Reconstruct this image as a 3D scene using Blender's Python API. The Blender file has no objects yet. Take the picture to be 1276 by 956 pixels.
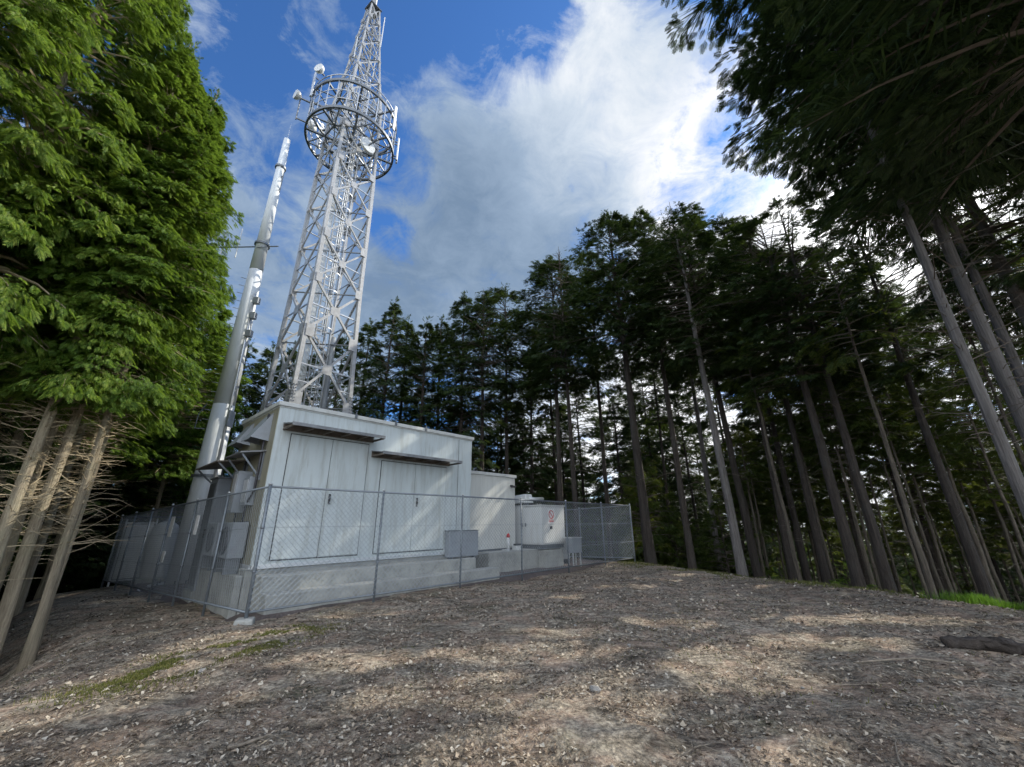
import bpy, math, random
import numpy as np
from mathutils import Vector, Matrix
rad = math.radians
random.seed(7)
RNG = np.random.default_rng(11)
sc = bpy.context.scene
col = sc.collection

# ------------------------------------------------------------------ site frame
C0 = (-4.54, 7.67)
AZ = rad(42.75)
U = (math.sin(AZ), math.cos(AZ)); V = (-U[1], U[0])
ANG = math.pi/2 - AZ
LF = 14.1
E0 = (C0[0]-1.0*U[0]+12.2*V[0], C0[1]-1.0*U[1]+12.2*V[1])                      # far end of the left fence
def W(u, v, z=0.0): return Vector((C0[0]+u*U[0]+v*V[0], C0[1]+u*U[1]+v*V[1], z))
_fl = math.hypot(E0[0]-C0[0], E0[1]-C0[1])
FD = ((E0[0]-C0[0])/_fl, (E0[1]-C0[1])/_fl)
FN = (-FD[1], FD[0])                    # left normal of the fence direction
SUN_AZ, SUN_EL = rad(59), rad(37)

# ------------------------------------------------------------------ numpy noise + ground height
_perm = RNG.random((256, 256))
def vnoise(x, y):
    x = np.asarray(x, float); y = np.asarray(y, float)
    xi = np.floor(x).astype(int); yi = np.floor(y).astype(int)
    fx = x-xi; fy = y-yi
    fx = fx*fx*(3-2*fx); fy = fy*fy*(3-2*fy)
    g = lambda a, b: _perm[a % 256, b % 256]
    return (g(xi, yi)*(1-fx)+g(xi+1, yi)*fx)*(1-fy)+(g(xi, yi+1)*(1-fx)+g(xi+1, yi+1)*fx)*fy-0.5
def relu(s, k=1.0): return 0.5*(s+np.sqrt(s*s+k*k))-0.0
def ground_base(x, y):
    x = np.asarray(x, float); y = np.asarray(y, float)
    rx, ry = x-C0[0], y-C0[1]
    v = rx*V[0]+ry*V[1]
    z = -0.034*np.clip(v, 0, 13)
    z = z - 0.62*relu(v-13.9, .8)
    sr = (x-10.3)*0.91+(y-8.8)*0.414
    z = z - 0.36*relu(sr, 1.4)
    dA = -4.6-x
    dB = rx*FN[0]+ry*FN[1]
    k = 0.6
    sl = np.where(y < C0[1]-6, dA, -k*np.log(np.exp(-np.clip(dA, -30, 30)/k)+np.exp(-np.clip(dB, -30, 30)/k)))
    z = z - 0.17*relu(sl-0.4, 0.8) - 0.9*relu(sl-1.9, 0.4)
    return z
def soft_floor(z):                      # the hill ends in a valley
    return np.where(z > -14, z, -14-(1-np.exp((z+14)/26.0))*26.0)
def ground_z(x, y):
    x = np.asarray(x, float); y = np.asarray(y, float)
    z = soft_floor(ground_base(x, y))
    r = np.hypot(x, y)
    z = z + 0.16*vnoise(x*.35+9, y*.35)*np.clip(r/9, 0, 1) + 0.07*vnoise(x*1.3, y*1.3) + 0.045*vnoise(x*2.2+y*.8, y*4.3-x*.6+3) + 0.03*vnoise(x*6.1, y*6.1+3)
    z = z + 0.016*vnoise(x*11, y*11+7) + 0.010*vnoise(x*25, y*25+2)
    return z + np.clip((r-70)/120, 0, 1)*(vnoise(x*.012+3, y*.012)*26)
def gz(x, y): return float(ground_z(np.array([x]), np.array([y]))[0])

# ------------------------------------------------------------------ materials
def new_mat(name):
    m = bpy.data.materials.new(name); m.use_nodes = True
    nt = m.node_tree; nt.nodes.clear()
    out = nt.nodes.new('ShaderNodeOutputMaterial')
    b = nt.nodes.new('ShaderNodeBsdfPrincipled')
    nt.links.new(b.outputs[0], out.inputs[0])
    return m, nt, b, out
def noise(nt, scale, detail=4, rough=.55, vec=None, dist=0):
    n = nt.nodes.new('ShaderNodeTexNoise'); n.inputs['Scale'].default_value = scale
    n.inputs['Detail'].default_value = detail; n.inputs['Roughness'].default_value = rough
    n.inputs['Distortion'].default_value = dist
    if vec is not None: nt.links.new(vec, n.inputs['Vector'])
    return n
def ramp(nt, fac, stops, interp='LINEAR'):
    r = nt.nodes.new('ShaderNodeValToRGB'); r.color_ramp.interpolation = interp
    e = r.color_ramp.elements
    while len(e) < len(stops): e.new(.5)
    for i, (p, c) in enumerate(stops):
        e[i].position = p; e[i].color = (c[0], c[1], c[2], 1) if not isinstance(c, (int, float)) else (c, c, c, 1)
    nt.links.new(fac, r.inputs[0]); return r
def mixc(nt, fac, a, b, mode='MIX'):
    m = nt.nodes.new('ShaderNodeMix'); m.data_type = 'RGBA'; m.blend_type = mode
    for sock, val in ((m.inputs[0], fac), (m.inputs[6], a), (m.inputs[7], b)):
        if isinstance(val, (int, float)): sock.default_value = val
        elif isinstance(val, tuple): sock.default_value = (*val, 1)
        else: nt.links.new(val, sock)
    return m.outputs[2]
def mth(nt, op, a, b=None, c=None, clamp=False):
    m = nt.nodes.new('ShaderNodeMath'); m.operation = op; m.use_clamp = clamp
    for i, val in enumerate((a, b, c)):
        if val is None: continue
        if isinstance(val, (int, float)): m.inputs[i].default_value = val
        else: nt.links.new(val, m.inputs[i])
    return m.outputs[0]
def bump(nt, b, h, strength, dist=.02):
    n = nt.nodes.new('ShaderNodeBump'); n.inputs['Strength'].default_value = strength
    n.inputs['Distance'].default_value = dist
    nt.links.new(h, n.inputs['Height']); nt.links.new(n.outputs[0], b.inputs['Normal'])
def coord(nt, which='Object', scale=None):
    t = nt.nodes.new('ShaderNodeTexCoord')
    if scale is None: return t.outputs[which]
    mp = nt.nodes.new('ShaderNodeMapping'); mp.inputs['Scale'].default_value = scale
    nt.links.new(t.outputs[which], mp.inputs[0]); return mp.outputs[0]

def surf(name, c, var=.15, rough=.6, metal=0.0, nscale=3.0, dirt=None, dirt_amt=.35, bmp=.1, stretch=(1, 1, 1), bs=60, bd=.004):
    m, nt, b, out = new_mat(name)
    v = coord(nt, 'Object', stretch)
    n = noise(nt, nscale, 6, .6, v)
    lo = tuple(x*(1-var) for x in c); hi = tuple(min(1, x*(1+var)) for x in c)
    r = ramp(nt, n.outputs[0], [(.3, lo), (.7, hi)])
    colr = r.outputs[0]
    if dirt:
        n2 = noise(nt, nscale*2.7, 8, .7, v)
        f = ramp(nt, n2.outputs[0], [(.48, 0.0), (.68, dirt_amt)])
        colr = mixc(nt, f.outputs[0], colr, dirt)
    nt.links.new(colr, b.inputs['Base Color'])
    n3 = noise(nt, nscale*5, 4)
    rr = ramp(nt, n3.outputs[0], [(.3, max(0, rough-.1)), (.7, min(1, rough+.1))])
    nt.links.new(rr.outputs[0], b.inputs['Roughness'])
    b.inputs['Metallic'].default_value = metal
    if bmp:
        n4 = noise(nt, bs, 5)
        bump(nt, b, n4.outputs[0], bmp, bd)
    return m

M = {}
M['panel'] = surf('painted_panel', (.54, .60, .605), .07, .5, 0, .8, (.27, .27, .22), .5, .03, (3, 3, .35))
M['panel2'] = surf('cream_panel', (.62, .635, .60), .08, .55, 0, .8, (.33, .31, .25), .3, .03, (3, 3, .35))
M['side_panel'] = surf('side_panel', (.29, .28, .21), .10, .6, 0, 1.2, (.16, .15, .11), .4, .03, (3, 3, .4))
M['trim'] = surf('roof_trim', (.58, .60, .58), .08, .5, 0, 2, (.3, .28, .22), .4, .04)
M['seam'] = surf('seam_rubber', (.035, .037, .04), .1, .7, 0, 4)
M['cabinet'] = surf('cabinet_white', (.66, .68, .67), .05, .45, 0, 1.0, (.36, .33, .27), .3, .02, (3, 3, .4))
M['canopy'] = surf('weathered_canopy', (.17, .145, .12), .25, .7, .1, 5, (.09, .07, .05), .6, .15)
M['canopy_grey'] = surf('grey_canopy', (.25, .26, .27), .15, .5, .4, 4, (.12, .11, .10), .5, .1)
M['galv'] = surf('galvanised_steel', (.66, .68, .69), .10, .38, .55, 9, (.42, .42, .41), .3, .05)
M['galv_white'] = surf('galvanised_tower', (.45, .457, .455), .16, .5, .25, 5, (.36, .33, .29), .5, .05)
M['galv_dark'] = surf('dull_steel', (.20, .22, .24), .15, .5, .6, 7, (.12, .12, .12), .4, .05)
M['pole'] = surf('monopole_zinc', (.70, .735, .745), .06, .6, .05, 1.2, (.50, .54, .55), .4, .05, (2.2, 2.2, .35))
M['post'] = surf('post_zinc', (.21, .24, .265), .12, .45, .5, 6, (.2, .2, .2), .3, .03)
M['wire'] = surf('fence_wire', (.36, .40, .43), .12, .45, .55, 6, None, 0, 0)
M['grey_box'] = surf('grey_enclosure', (.30, .33, .36), .08, .5, .1, 2, (.18, .18, .17), .3, .03)
M['dark'] = surf('dark_plastic', (.03, .032, .035), .2, .5, 0, 5)
M['white'] = surf('white_plate', (.78, .79, .78), .04, .45, 0, 3, None, 0, .01)
M['red'] = surf('red_paint', (.55, .03, .03), .08, .45, 0, 3, None, 0, .01)
M['antenna'] = surf('antenna_radome', (.78, .79, .77), .05, .4, 0, 3, None, 0, .01)
M['black_cable'] = surf('cable_black', (.04, .04, .045), .2, .5, 0, 8)
M['deadwood'] = surf('dead_wood', (.26, .22, .17), .35, .85, 0, 9, (.08, .06, .045), .5, .5, (1, 1, 1), 70, .01)
M['log_bark'] = surf('rotten_bark', (.055, .044, .036), .45, .9, 0, 8, (.20, .18, .16), .25, .8, (1, 1, .4), 45, .03)

def concrete_mat():
    m, nt, b, out = new_mat('concrete')
    v = coord(nt)
    n = noise(nt, 2.2, 8, .65, v)
    r = ramp(nt, n.outputs[0], [(.25, (.22, .225, .21)), (.5, (.38, .385, .355)), (.75, (.50, .50, .46))])
    n2 = noise(nt, 14, 6, .7, v)
    f = ramp(nt, n2.outputs[0], [(.5, 0.0), (.75, .5)])
    c = mixc(nt, f.outputs[0], r.outputs[0], (.13, .14, .11))
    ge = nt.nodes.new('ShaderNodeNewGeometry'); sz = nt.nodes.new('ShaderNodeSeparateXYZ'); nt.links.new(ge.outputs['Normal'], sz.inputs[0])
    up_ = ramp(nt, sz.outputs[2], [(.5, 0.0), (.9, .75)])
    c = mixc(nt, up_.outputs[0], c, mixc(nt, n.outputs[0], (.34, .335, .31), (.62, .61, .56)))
    nt.links.new(c, b.inputs['Base Color']); b.inputs['Roughness'].default_value = .85
    n3 = noise(nt, 90, 4, .6, v); bump(nt, b, n3.outputs[0], .35, .006)
    return m
M['concrete'] = concrete_mat()

def bark_mat(name, dark, light, lichen):
    m, nt, b, out = new_mat(name)
    v = coord(nt, 'Object', (14, 14, .9))
    n = noise(nt, 1.0, 8, .7, v, .4)
    r = ramp(nt, mth(nt, 'ADD', mth(nt, 'MULTIPLY', n.outputs[0], .6), mth(nt, 'MULTIPLY', noise(nt, 1.0, 8, .75, coord(nt, 'Object', (50, 50, 3)), .8).outputs[0], .4)), [(.36, dark), (.5, tuple((a+b_)/2 for a, b_ in zip(dark, light))), (.64, light)])
    v2 = coord(nt, 'Object', (1, 1, .5)); n2 = noise(nt, 2.5, 5, .6, v2)
    f = ramp(nt, n2.outputs[0], [(.48, 0.0), (.7, .55)])
    c = mixc(nt, f.outputs[0], r.outputs[0], lichen)
    oi = nt.nodes.new('ShaderNodeObjectInfo')
    hv = nt.nodes.new('ShaderNodeHueSaturation')
    vv = mth(nt, 'MULTIPLY_ADD', oi.outputs['Random'], .5, .75); nt.links.new(vv, hv.inputs['Value'])
    nt.links.new(c, hv.inputs['Color'])
    nt.links.new(hv.outputs[0], b.inputs['Base Color']); b.inputs['Roughness'].default_value = .9
    n5 = noise(nt, 1.0, 8, .75, coord(nt, 'Object', (45, 45, 2.2)), .6)
    hh = mth(nt, 'ADD', n.outputs[0], mth(nt, 'MULTIPLY', n5.outputs[0], .7))
    bump(nt, b, hh, 1.0, .06)
    return m
M['bark'] = bark_mat('cypress_bark', (.020, .016, .013), (.095, .078, .065), (.07, .07, .062))
M['bark_mid'] = bark_mat('mid_bark', (.04, .033, .026), (.21, .175, .135), (.14, .14, .10))
M['bark_pale'] = bark_mat('pale_bark', (.20, .16, .11), (.56, .48, .34), (.38, .38, .24))
M['bark_grey'] = bark_mat('grey_bark', (.075, .068, .063), (.27, .25, .235), (.19, .19, .18))
M['twig_pale'] = surf('pale_twig', (.38, .31, .20), .3, .9, 0, 6, None, 0, 0)
M['twig_dark'] = surf('dark_twig', (.12, .10, .08), .3, .9, 0, 6, None, 0, 0)

def leaf_mat(name, c0, c1, c2, trans=.35, tcol=(.20, .30, .03)):
    m, nt, b, out = new_mat(name)
    g = nt.nodes.new('ShaderNodeNewGeometry')
    v = coord(nt)
    n = noise(nt, 1.1, 4, .6, v)
    f = mth(nt, 'ADD', mth(nt, 'MULTIPLY', g.outputs['Random Per Island'], .5), mth(nt, 'MULTIPLY', n.outputs[0], .55))
    oi = nt.nodes.new('ShaderNodeObjectInfo')
    f = mth(nt, 'ADD', f, mth(nt, 'MULTIPLY_ADD', oi.outputs['Random'], .24, -.12))
    r = ramp(nt, f, [(.13, (.09, .06, .03)), (.17, c0), (.5, c1), (.85, c2)])
    nt.links.new(r.outputs[0], b.inputs['Base Color'])
    b.inputs['Roughness'].default_value = .55; b.inputs['Specular IOR Level'].default_value = .3
    t = nt.nodes.new('ShaderNodeBsdfTranslucent')
    tc = mixc(nt, .6, r.outputs[0], tcol)
    nt.links.new(tc, t.inputs[0])
    mx = nt.nodes.new('ShaderNodeMixShader'); mx.inputs[0].default_value = trans
    nt.links.new(b.outputs[0], mx.inputs[1]); nt.links.new(t.outputs[0], mx.inputs[2])
    nt.links.new(mx.outputs[0], out.inputs[0])
    return m
M['leaf'] = leaf_mat('cypress_foliage', (.012, .027, .011), (.028, .056, .018), (.075, .115, .030), .28, (.10, .14, .02))
M['leaf_bright'] = leaf_mat('bright_foliage', (.035, .080, .014), (.10, .195, .026), (.26, .34, .055), .38, (.26, .40, .04))
M['leaf_under'] = leaf_mat('understory_foliage', (.022, .042, .012), (.055, .095, .020), (.13, .17, .035), .40, (.20, .24, .03))
M['grass'] = leaf_mat('grass_blades', (.06, .115, .02), (.12, .215, .028), (.25, .35, .055), .35, (.2, .45, .02))
M['moss'] = leaf_mat('moss_blades', (.06, .07, .022), (.12, .13, .035), (.26, .24, .08), .25, (.2, .3, .03))

def litter_mat(name, stops):
    m, nt, b, out = new_mat(name)
    g = nt.nodes.new('ShaderNodeNewGeometry')
    r = ramp(nt, g.outputs['Random Per Island'], stops)
    nt.links.new(r.outputs[0], b.inputs['Base Color']); b.inputs['Roughness'].default_value = .85
    return m
M['litter'] = litter_mat('litter_chips', [(0, (.07, .055, .042)), (.35, (.19, .15, .11)), (.65, (.36, .285, .205)), (.85, (.46, .40, .31)), (1, (.56, .51, .42))])
M['needles'] = litter_mat('needle_litter', [(0, (.045, .034, .026)), (.45, (.12, .085, .06)), (.8, (.27, .19, .125)), (1, (.42, .34, .23))])
M['stone'] = surf('field_stone', (.30, .29, .27), .3, .85, 0, 12, (.12, .11, .09), .5, .5, (1, 1, 1), 40, .01)

def ground_mat():
    m, nt, b, out = new_mat('forest_soil')
    v = coord(nt)
    big = noise(nt, .33, 5, .6, v)
    mid = noise(nt, 2.1, 7, .65, v, .5)
    fine = noise(nt, 17, 8, .72, v)
    r1 = ramp(nt, fine.outputs[0], [(.30, (.065, .056, .046)), (.45, (.22, .19, .15)), (.58, (.43, .375, .295)), (.72, (.72, .64, .50))])
    f1 = ramp(nt, mid.outputs[0], [(.46, 0.0), (.62, .75)])
    c = mixc(nt, f1.outputs[0], r1.outputs[0], mixc(nt, .5, r1.outputs[0], (.50, .32, .225)))
    v2 = coord(nt, 'Object', (1.0, 1.0, 1)); mo = noise(nt, .8, 6, .7, v2)
    f2 = ramp(nt, mo.outputs[0], [(.56, 0.0), (.72, .55)])
    c = mixc(nt, f2.outputs[0], c, (.085, .10, .035))
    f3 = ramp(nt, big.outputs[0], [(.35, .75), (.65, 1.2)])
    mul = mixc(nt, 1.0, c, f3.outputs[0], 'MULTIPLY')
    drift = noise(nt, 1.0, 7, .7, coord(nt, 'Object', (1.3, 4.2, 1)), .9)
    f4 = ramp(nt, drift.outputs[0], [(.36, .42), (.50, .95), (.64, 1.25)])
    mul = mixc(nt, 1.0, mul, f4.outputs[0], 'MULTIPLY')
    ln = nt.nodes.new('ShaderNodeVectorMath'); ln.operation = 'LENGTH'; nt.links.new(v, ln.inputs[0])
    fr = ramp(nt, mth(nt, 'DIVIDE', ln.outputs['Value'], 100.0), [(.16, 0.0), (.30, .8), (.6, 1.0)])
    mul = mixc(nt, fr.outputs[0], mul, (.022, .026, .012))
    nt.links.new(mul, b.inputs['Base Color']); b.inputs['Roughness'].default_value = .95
    b.inputs['Specular IOR Level'].default_value = .15
    vo = nt.nodes.new('ShaderNodeTexVoronoi'); vo.inputs['Scale'].default_value = 34; nt.links.new(v, vo.inputs['Vector'])
    h = mth(nt, 'ADD', mth(nt, 'MULTIPLY', fine.outputs[0], 1.0), mth(nt, 'MULTIPLY', vo.outputs['Distance'], .5))
    bump(nt, b, h, .9, .03)
    return m
M['ground'] = ground_mat()
def pad_mat():
    m, nt, b, out = new_mat('gravel_pad')
    v = coord(nt)
    n = noise(nt, 30, 6, .75, v); n2 = noise(nt, 1.2, 5, .6, v)
    r = ramp(nt, n.outputs[0], [(.3, (.08, .065, .06)), (.6, (.20, .165, .15)), (.8, (.34, .30, .27))])
    f = ramp(nt, n2.outputs[0], [(.35, .7), (.7, 1.15)])
    nt.links.new(mixc(nt, 1.0, r.outputs[0], f.outputs[0], 'MULTIPLY'), b.inputs['Base Color'])
    b.inputs['Roughness'].default_value = .95
    bump(nt, b, n.outputs[0], .8, .02)
    return m
M['pad'] = pad_mat()

# ------------------------------------------------------------------ mesh builders
class MB:
    def __init__(s): s.v = []; s.f = []
    def add(s, vs, fs):
        o = len(s.v); s.v += [tuple(a) for a in vs]; s.f += [tuple(i+o for i in f) for f in fs]; return s
    def box(s, x0, y0, z0, x1, y1, z1, mat=None):
        vs = [Vector((x, y, z)) for z in (z0, z1) for y in (y0, y1) for x in (x0, x1)]
        if mat: vs = [mat @ a for a in vs]
        return s.add(vs, [(0, 2, 3, 1), (4, 5, 7, 6), (0, 1, 5, 4), (2, 6, 7, 3), (0, 4, 6, 2), (1, 3, 7, 5)])
    def bar(s, a, b, w, h=None, up=(0, 0, 1)):
        a = Vector(a); b = Vector(b); h = h or w; d = (b-a)
        if d.length < 1e-6: return s
        d.normalize(); upv = Vector(up)
        if abs(d.dot(upv)) > .98: upv = Vector((1, 0, 0))
        x = d.cross(upv).normalized(); y = x.cross(d).normalized()
        vs = []
        for p in (a, b):
            for i, j in ((-1, -1), (1, -1), (1, 1), (-1, 1)): vs.append(p+x*(i*w/2)+y*(j*h/2))
        return s.add(vs, [(3, 2, 1, 0), (4, 5, 6, 7), (0, 1, 5, 4), (1, 2, 6, 5), (2, 3, 7, 6), (3, 0, 4, 7)])
    def tube(s, pts, rads, n=8, cap=True):
        pts = [Vector(p) for p in pts]
        if isinstance(rads, (int, float)): rads = [rads]*len(pts)
        vs = []; fs = []; px = None
        for i, p in enumerate(pts):
            d = (pts[min(i+1, len(pts)-1)]-pts[max(i-1, 0)]).normalized()
            if px is None:
                r = Vector((1, 0, 0)) if abs(d.x) < .8 else Vector((0, 1, 0))
                px = (r-d*r.dot(d)).normalized()
            else: px = (px-d*px.dot(d)).normalized()
            py = d.cross(px)
            for k in range(n):
                a = 2*math.pi*k/n
                vs.append(p+px*(math.cos(a)*rads[i])+py*(math.sin(a)*rads[i]))
        for i in range(len(pts)-1):
            for k in range(n):
                k2 = (k+1) % n
                fs.append((i*n+k, i*n+k2, (i+1)*n+k2, (i+1)*n+k))
        if cap:
            fs.append(tuple(range(n-1, -1, -1))); fs.append(tuple(range((len(pts)-1)*n, len(pts)*n)))
        return s.add(vs, fs)
    def ring(s, c, R, w, h, n=48, a0=0, a1=2*math.pi):
        c = Vector(c); full = abs(a1-a0-2*math.pi) < 1e-6
        m = n if full else n+1; vs = []; fs = []
        for i in range(m):
            a = a0+(a1-a0)*i/n
            for rr, zz in ((R-w/2, -h/2), (R+w/2, -h/2), (R+w/2, h/2), (R-w/2, h/2)):
                vs.append(c+Vector((math.cos(a)*rr, math.sin(a)*rr, zz)))
        for i in range(n):
            j = (i+1) % m
            for k in range(4): fs.append((i*4+k, i*4+(k+1) % 4, j*4+(k+1) % 4, j*4+k))
        return s.add(vs, fs)
    def build(s, name, mat, parent=None, bevel=0, smooth=False, loc=None, rotz=None):
        me = bpy.data.meshes.new(name); me.from_pydata(s.v, [], s.f); me.update()
        me.materials.append(mat)
        if smooth:
            for p in me.polygons: p.use_smooth = True
        o = bpy.data.objects.new(name, me); col.objects.link(o)
        if parent: o.parent = parent
        if loc is not None: o.location = loc
        if rotz is not None: o.rotation_euler = (0, 0, rotz)
        if bevel:
            b = o.modifiers.new('bevel', 'BEVEL'); b.width = bevel; b.segments = 2; b.limit_method = 'ANGLE'
        return o
def np_mesh(name, verts, faces, mat, k=3, smooth=False):
    me = bpy.data.meshes.new(name)
    verts = np.asarray(verts, np.float32); faces = np.asarray(faces, np.int32)
    me.vertices.add(len(verts)); me.vertices.foreach_set('co', verts.ravel())
    me.loops.add(faces.size); me.loops.foreach_set('vertex_index', faces.ravel())
    me.polygons.add(len(faces)); me.polygons.foreach_set('loop_start', np.arange(0, faces.size, k, dtype=np.int32))
    me.polygons.foreach_set('loop_total', np.full(len(faces), k, dtype=np.int32))
    if smooth: me.polygons.foreach_set('use_smooth', np.ones(len(faces), bool))
    me.update(calc_edges=True); me.materials.append(mat)
    return me
def tag(o, label=None, cat=None, group=None, kind=None):
    if label: o['label'] = label
    if cat: o['category'] = cat
    if group: o['group'] = group
    if kind: o['kind'] = kind
    return o
def empty(name, loc=(0, 0, 0), rz=0.0):
    o = bpy.data.objects.new(name, None); col.objects.link(o)
    o.location = loc; o.rotation_euler = (0, 0, rz); o.empty_display_size = .3
    return o
def mesh_obj(name, me, parent=None):
    o = bpy.data.objects.new(name, me); col.objects.link(o)
    if parent: o.parent = parent
    return o

# ------------------------------------------------------------------ ground
def build_ground():
    na, nr = 520, 360
    r = 0.6*np.power(1500/0.6, np.linspace(0, 1, nr))
    a = np.linspace(0, 2*np.pi, na, endpoint=False)
    R_, A_ = np.meshgrid(r, a, indexing='ij')
    X = np.sin(A_)*R_; Y = np.cos(A_)*R_+1.0
    Z = ground_z(X, Y)
    verts = np.stack([X, Y, Z], -1).reshape(-1, 3)
    i = np.arange(nr-1)[:, None]*na; j = np.arange(na)[None, :]; j2 = (j+1) % na
    f = np.stack([i+j, i+na+j, i+na+j2, i+j2], -1).reshape(-1, 4)[:, ::-1]
    verts = np.vstack([verts, [[0, 1, gz(0, 1)]]])
    c = len(verts)-1
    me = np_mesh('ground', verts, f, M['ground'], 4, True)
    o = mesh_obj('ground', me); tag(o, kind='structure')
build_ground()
# gravel pad inside the fence
def pad():
    n = 26; vs = []; fs = []
    for i in range(n+1):
        for j in range(n+1):
            u0 = 0.02; t = j/n
            u_left = u0+(-0.9)*t
            p = W(u_left+(LF-u_left)*i/n, 13*t)
            vs.append((p.x, p.y, float(ground_base(np.array([p.x]), np.array([p.y]))[0])+(.07+.02*random.random() if 0 < i < n and 0 < j < n else -.12)))
    for i in range(n):
        for j in range(n):
            a = i*(n+1)+j; fs.append((a, a+n+1, a+n+2, a+1))
    o = MB().add(vs, fs).build('gravel_ground', M['pad'], smooth=True); tag(o, kind='structure')
pad()

# ------------------------------------------------------------------ equipment shelter
def panel_seam(parent, x0, z0, x1, z1, y, w=.014, name='panel_seam'):
    b = MB(); b.box(min(x0, x1)-w/2, y-.004, min(z0, z1)-w/2, max(x0, x1)+w/2, y+.01, max(z0, z1)+w/2)
    return b.build(name, M['seam'], parent)
sh = empty('equipment_shelter', W(.25, 1.15, 0), ANG)
tag(sh, 'large pale grey panelled equipment shelter with two awnings over double doors', 'shelter')
L1, D1, Z0, Z1 = 5.75, 2.75, .72, 4.13
b = MB(); b.box(0, 0, Z0, L1, D1, Z1-.1); b.build('wall', M['panel'], sh, .012)
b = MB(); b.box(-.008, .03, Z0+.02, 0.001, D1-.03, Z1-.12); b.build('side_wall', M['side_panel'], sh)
b = MB(); b.box(-.05, -.05, Z1-.098, L1+.05, D1+.05, Z1); b.box(-.02, -.02, Z1-.13, L1+.02, D1+.02, Z1-.099)
b.build('roof', M['trim'], sh, .012)
b = MB(); b.box(.02, -.012, Z0-.06, L1-.02, .04, Z0+.015); b.box(-.012, .05, Z0-.06, .04, D1-.05, Z0+.015)
b.build('base_channel', M['galv'], sh)
b = MB(); b.box(.15, .08, .3, L1-.15, D1-.1, Z0-.005); b.build('plinth', M['dark'], sh)
def door(x0, x1, z0, z1, hx):
    d = MB(); d.box(x0, -.028, z0, x1, -.002, z1); dd = d.build('door', M['panel'], sh, .006)
    if hx is not None:
        h = MB(); h.box(hx-.022, -.05, 1.93, hx+.022, -.030, 2.16); h.box(hx-.012, -.085, 1.98, hx+.012, -.052, 2.13)
        h.build('handle', M['dark'], dd, .004)
    return dd
door(.33, 1.265, .82, 3.42, None); door(1.277, 2.20, .82, 3.42, 1.36)
door(2.62, 3.655, .82, 3.05, None); door(3.667, 4.74, .82, 3.05, 3.76)
for x, zt in ((.322, 3.43), (1.271, 3.43), (2.208, 3.43), (3.661, 3.06), (4.748, 3.06), (2.612, 3.06)):
    panel_seam(sh, x, .8, x, zt, -.006, .016)
for x0, x1, z in ((.32, 2.21, .80), (2.61, 4.75, .80), (.32, 2.21, 3.435), (2.61, 4.75, 3.065)):
    panel_seam(sh, x0, z, x1, z, -.006, .014)
for x in (5.2,): panel_seam(sh, x, .78, x, Z1-.16, -.003, .008)
def awning(x0, x1, z, dep=.58):
    a = MB()
    a.add([(x0, 0, z+.11), (x1, 0, z+.11), (x1, -dep, z+.02), (x0, -dep, z+.02), (x0, 0, z+.085), (x1, 0, z+.085), (x1, -dep, z-.005), (x0, -dep, z-.005)],
          [(0, 3, 2, 1), (4, 5, 6, 7), (0, 1, 5, 4), (2, 3, 7, 6), (1, 2, 6, 5), (3, 0, 4, 7)])
    a.box(x0-.002, -dep-.022, z-.035, x1+.002, -dep-.002, z+.035)
    o = a.build('awning', M['canopy_grey'], sh)
    r = MB(); n = 6
    for i in range(n):
        x = x0+.03+(x1-x0-.06)*i/(n-1)
        r.box(x-.02, -dep, z-.05, x+.02, -.03, z-.008)
    r.box(x0+.01, -.03, z-.06, x1-.01, -.002, z+.08)
    r.build('awning_rib', M['canopy'], o)
awning(.12, 2.32, 3.55); awning(2.30, 4.86, 3.18)
# small hoops on the roof edge
for x in (1.75, 2.9, 3.9):
    b = MB(); b.box(x-.03, -.075, Z1-.09, x+.03, -.053, Z1+.02); b.tube([(x, -.06, Z1), (x, -.06, Z1+.07)], .012, 6); b.build('roof_clip', M['galv_dark'], sh)
# hood vents on the left side wall
def hood(y0, y1, z0, z1, dep):
    h = MB()
    h.add([(-.010, y0, z1), (-.010, y1, z1), (-dep, y0, z0), (-dep, y1, z0), (-.010, y0, z0-.05), (-.010, y1, z0-.05)],
          [(0, 2, 3, 1), (0, 4, 2), (1, 3, 5)])
    h.add([(-.010, y0-.002, z1+.0), (-dep-.01, y0-.002, z0-.04), (-dep-.01, y1+.002, z0-.04), (-dep, y1+.002, z0), (-dep, y0-.002, z0)], [(1, 2, 3, 4)])
    return h.build('vent_hood', M['grey_box'], sh)
hood(.35, 1.0, 3.32, 3.92, .38)
hood(1.75, 2.4, 3.40, 3.92, .32)
def bracketed_canopy(y0, y1, z, dep, mat):
    c = MB()
    c.add([(-.012, y0, z+.05), (-.012, y1, z+.05), (-dep, y1, z-.03), (-dep, y0, z-.03), (-.012, y0, z+.02), (-.012, y1, z+.02), (-dep, y1, z-.06), (-dep, y0, z-.06)],
          [(0, 1, 2, 3), (4, 7, 6, 5), (0, 4, 5, 1), (2, 6, 7, 3), (1, 5, 6, 2), (3, 7, 4, 0)])
    o = c.build('side_canopy', mat, sh)
    for y in (y0+.08, y1-.08):
        k = MB(); k.bar((-dep+.06, y, z-.07), (-.03, y, z-.55), .035); k.bar((-.03, y, z-.6), (-.03, y, z), .035)
        k.build('bracket', M['galv_dark'], o)
bracketed_canopy(.35, 1.6, 3.02, .5, M['canopy_grey'])
bracketed_canopy(1.68, 3.9, 2.95, .62, M['canopy'])
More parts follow.
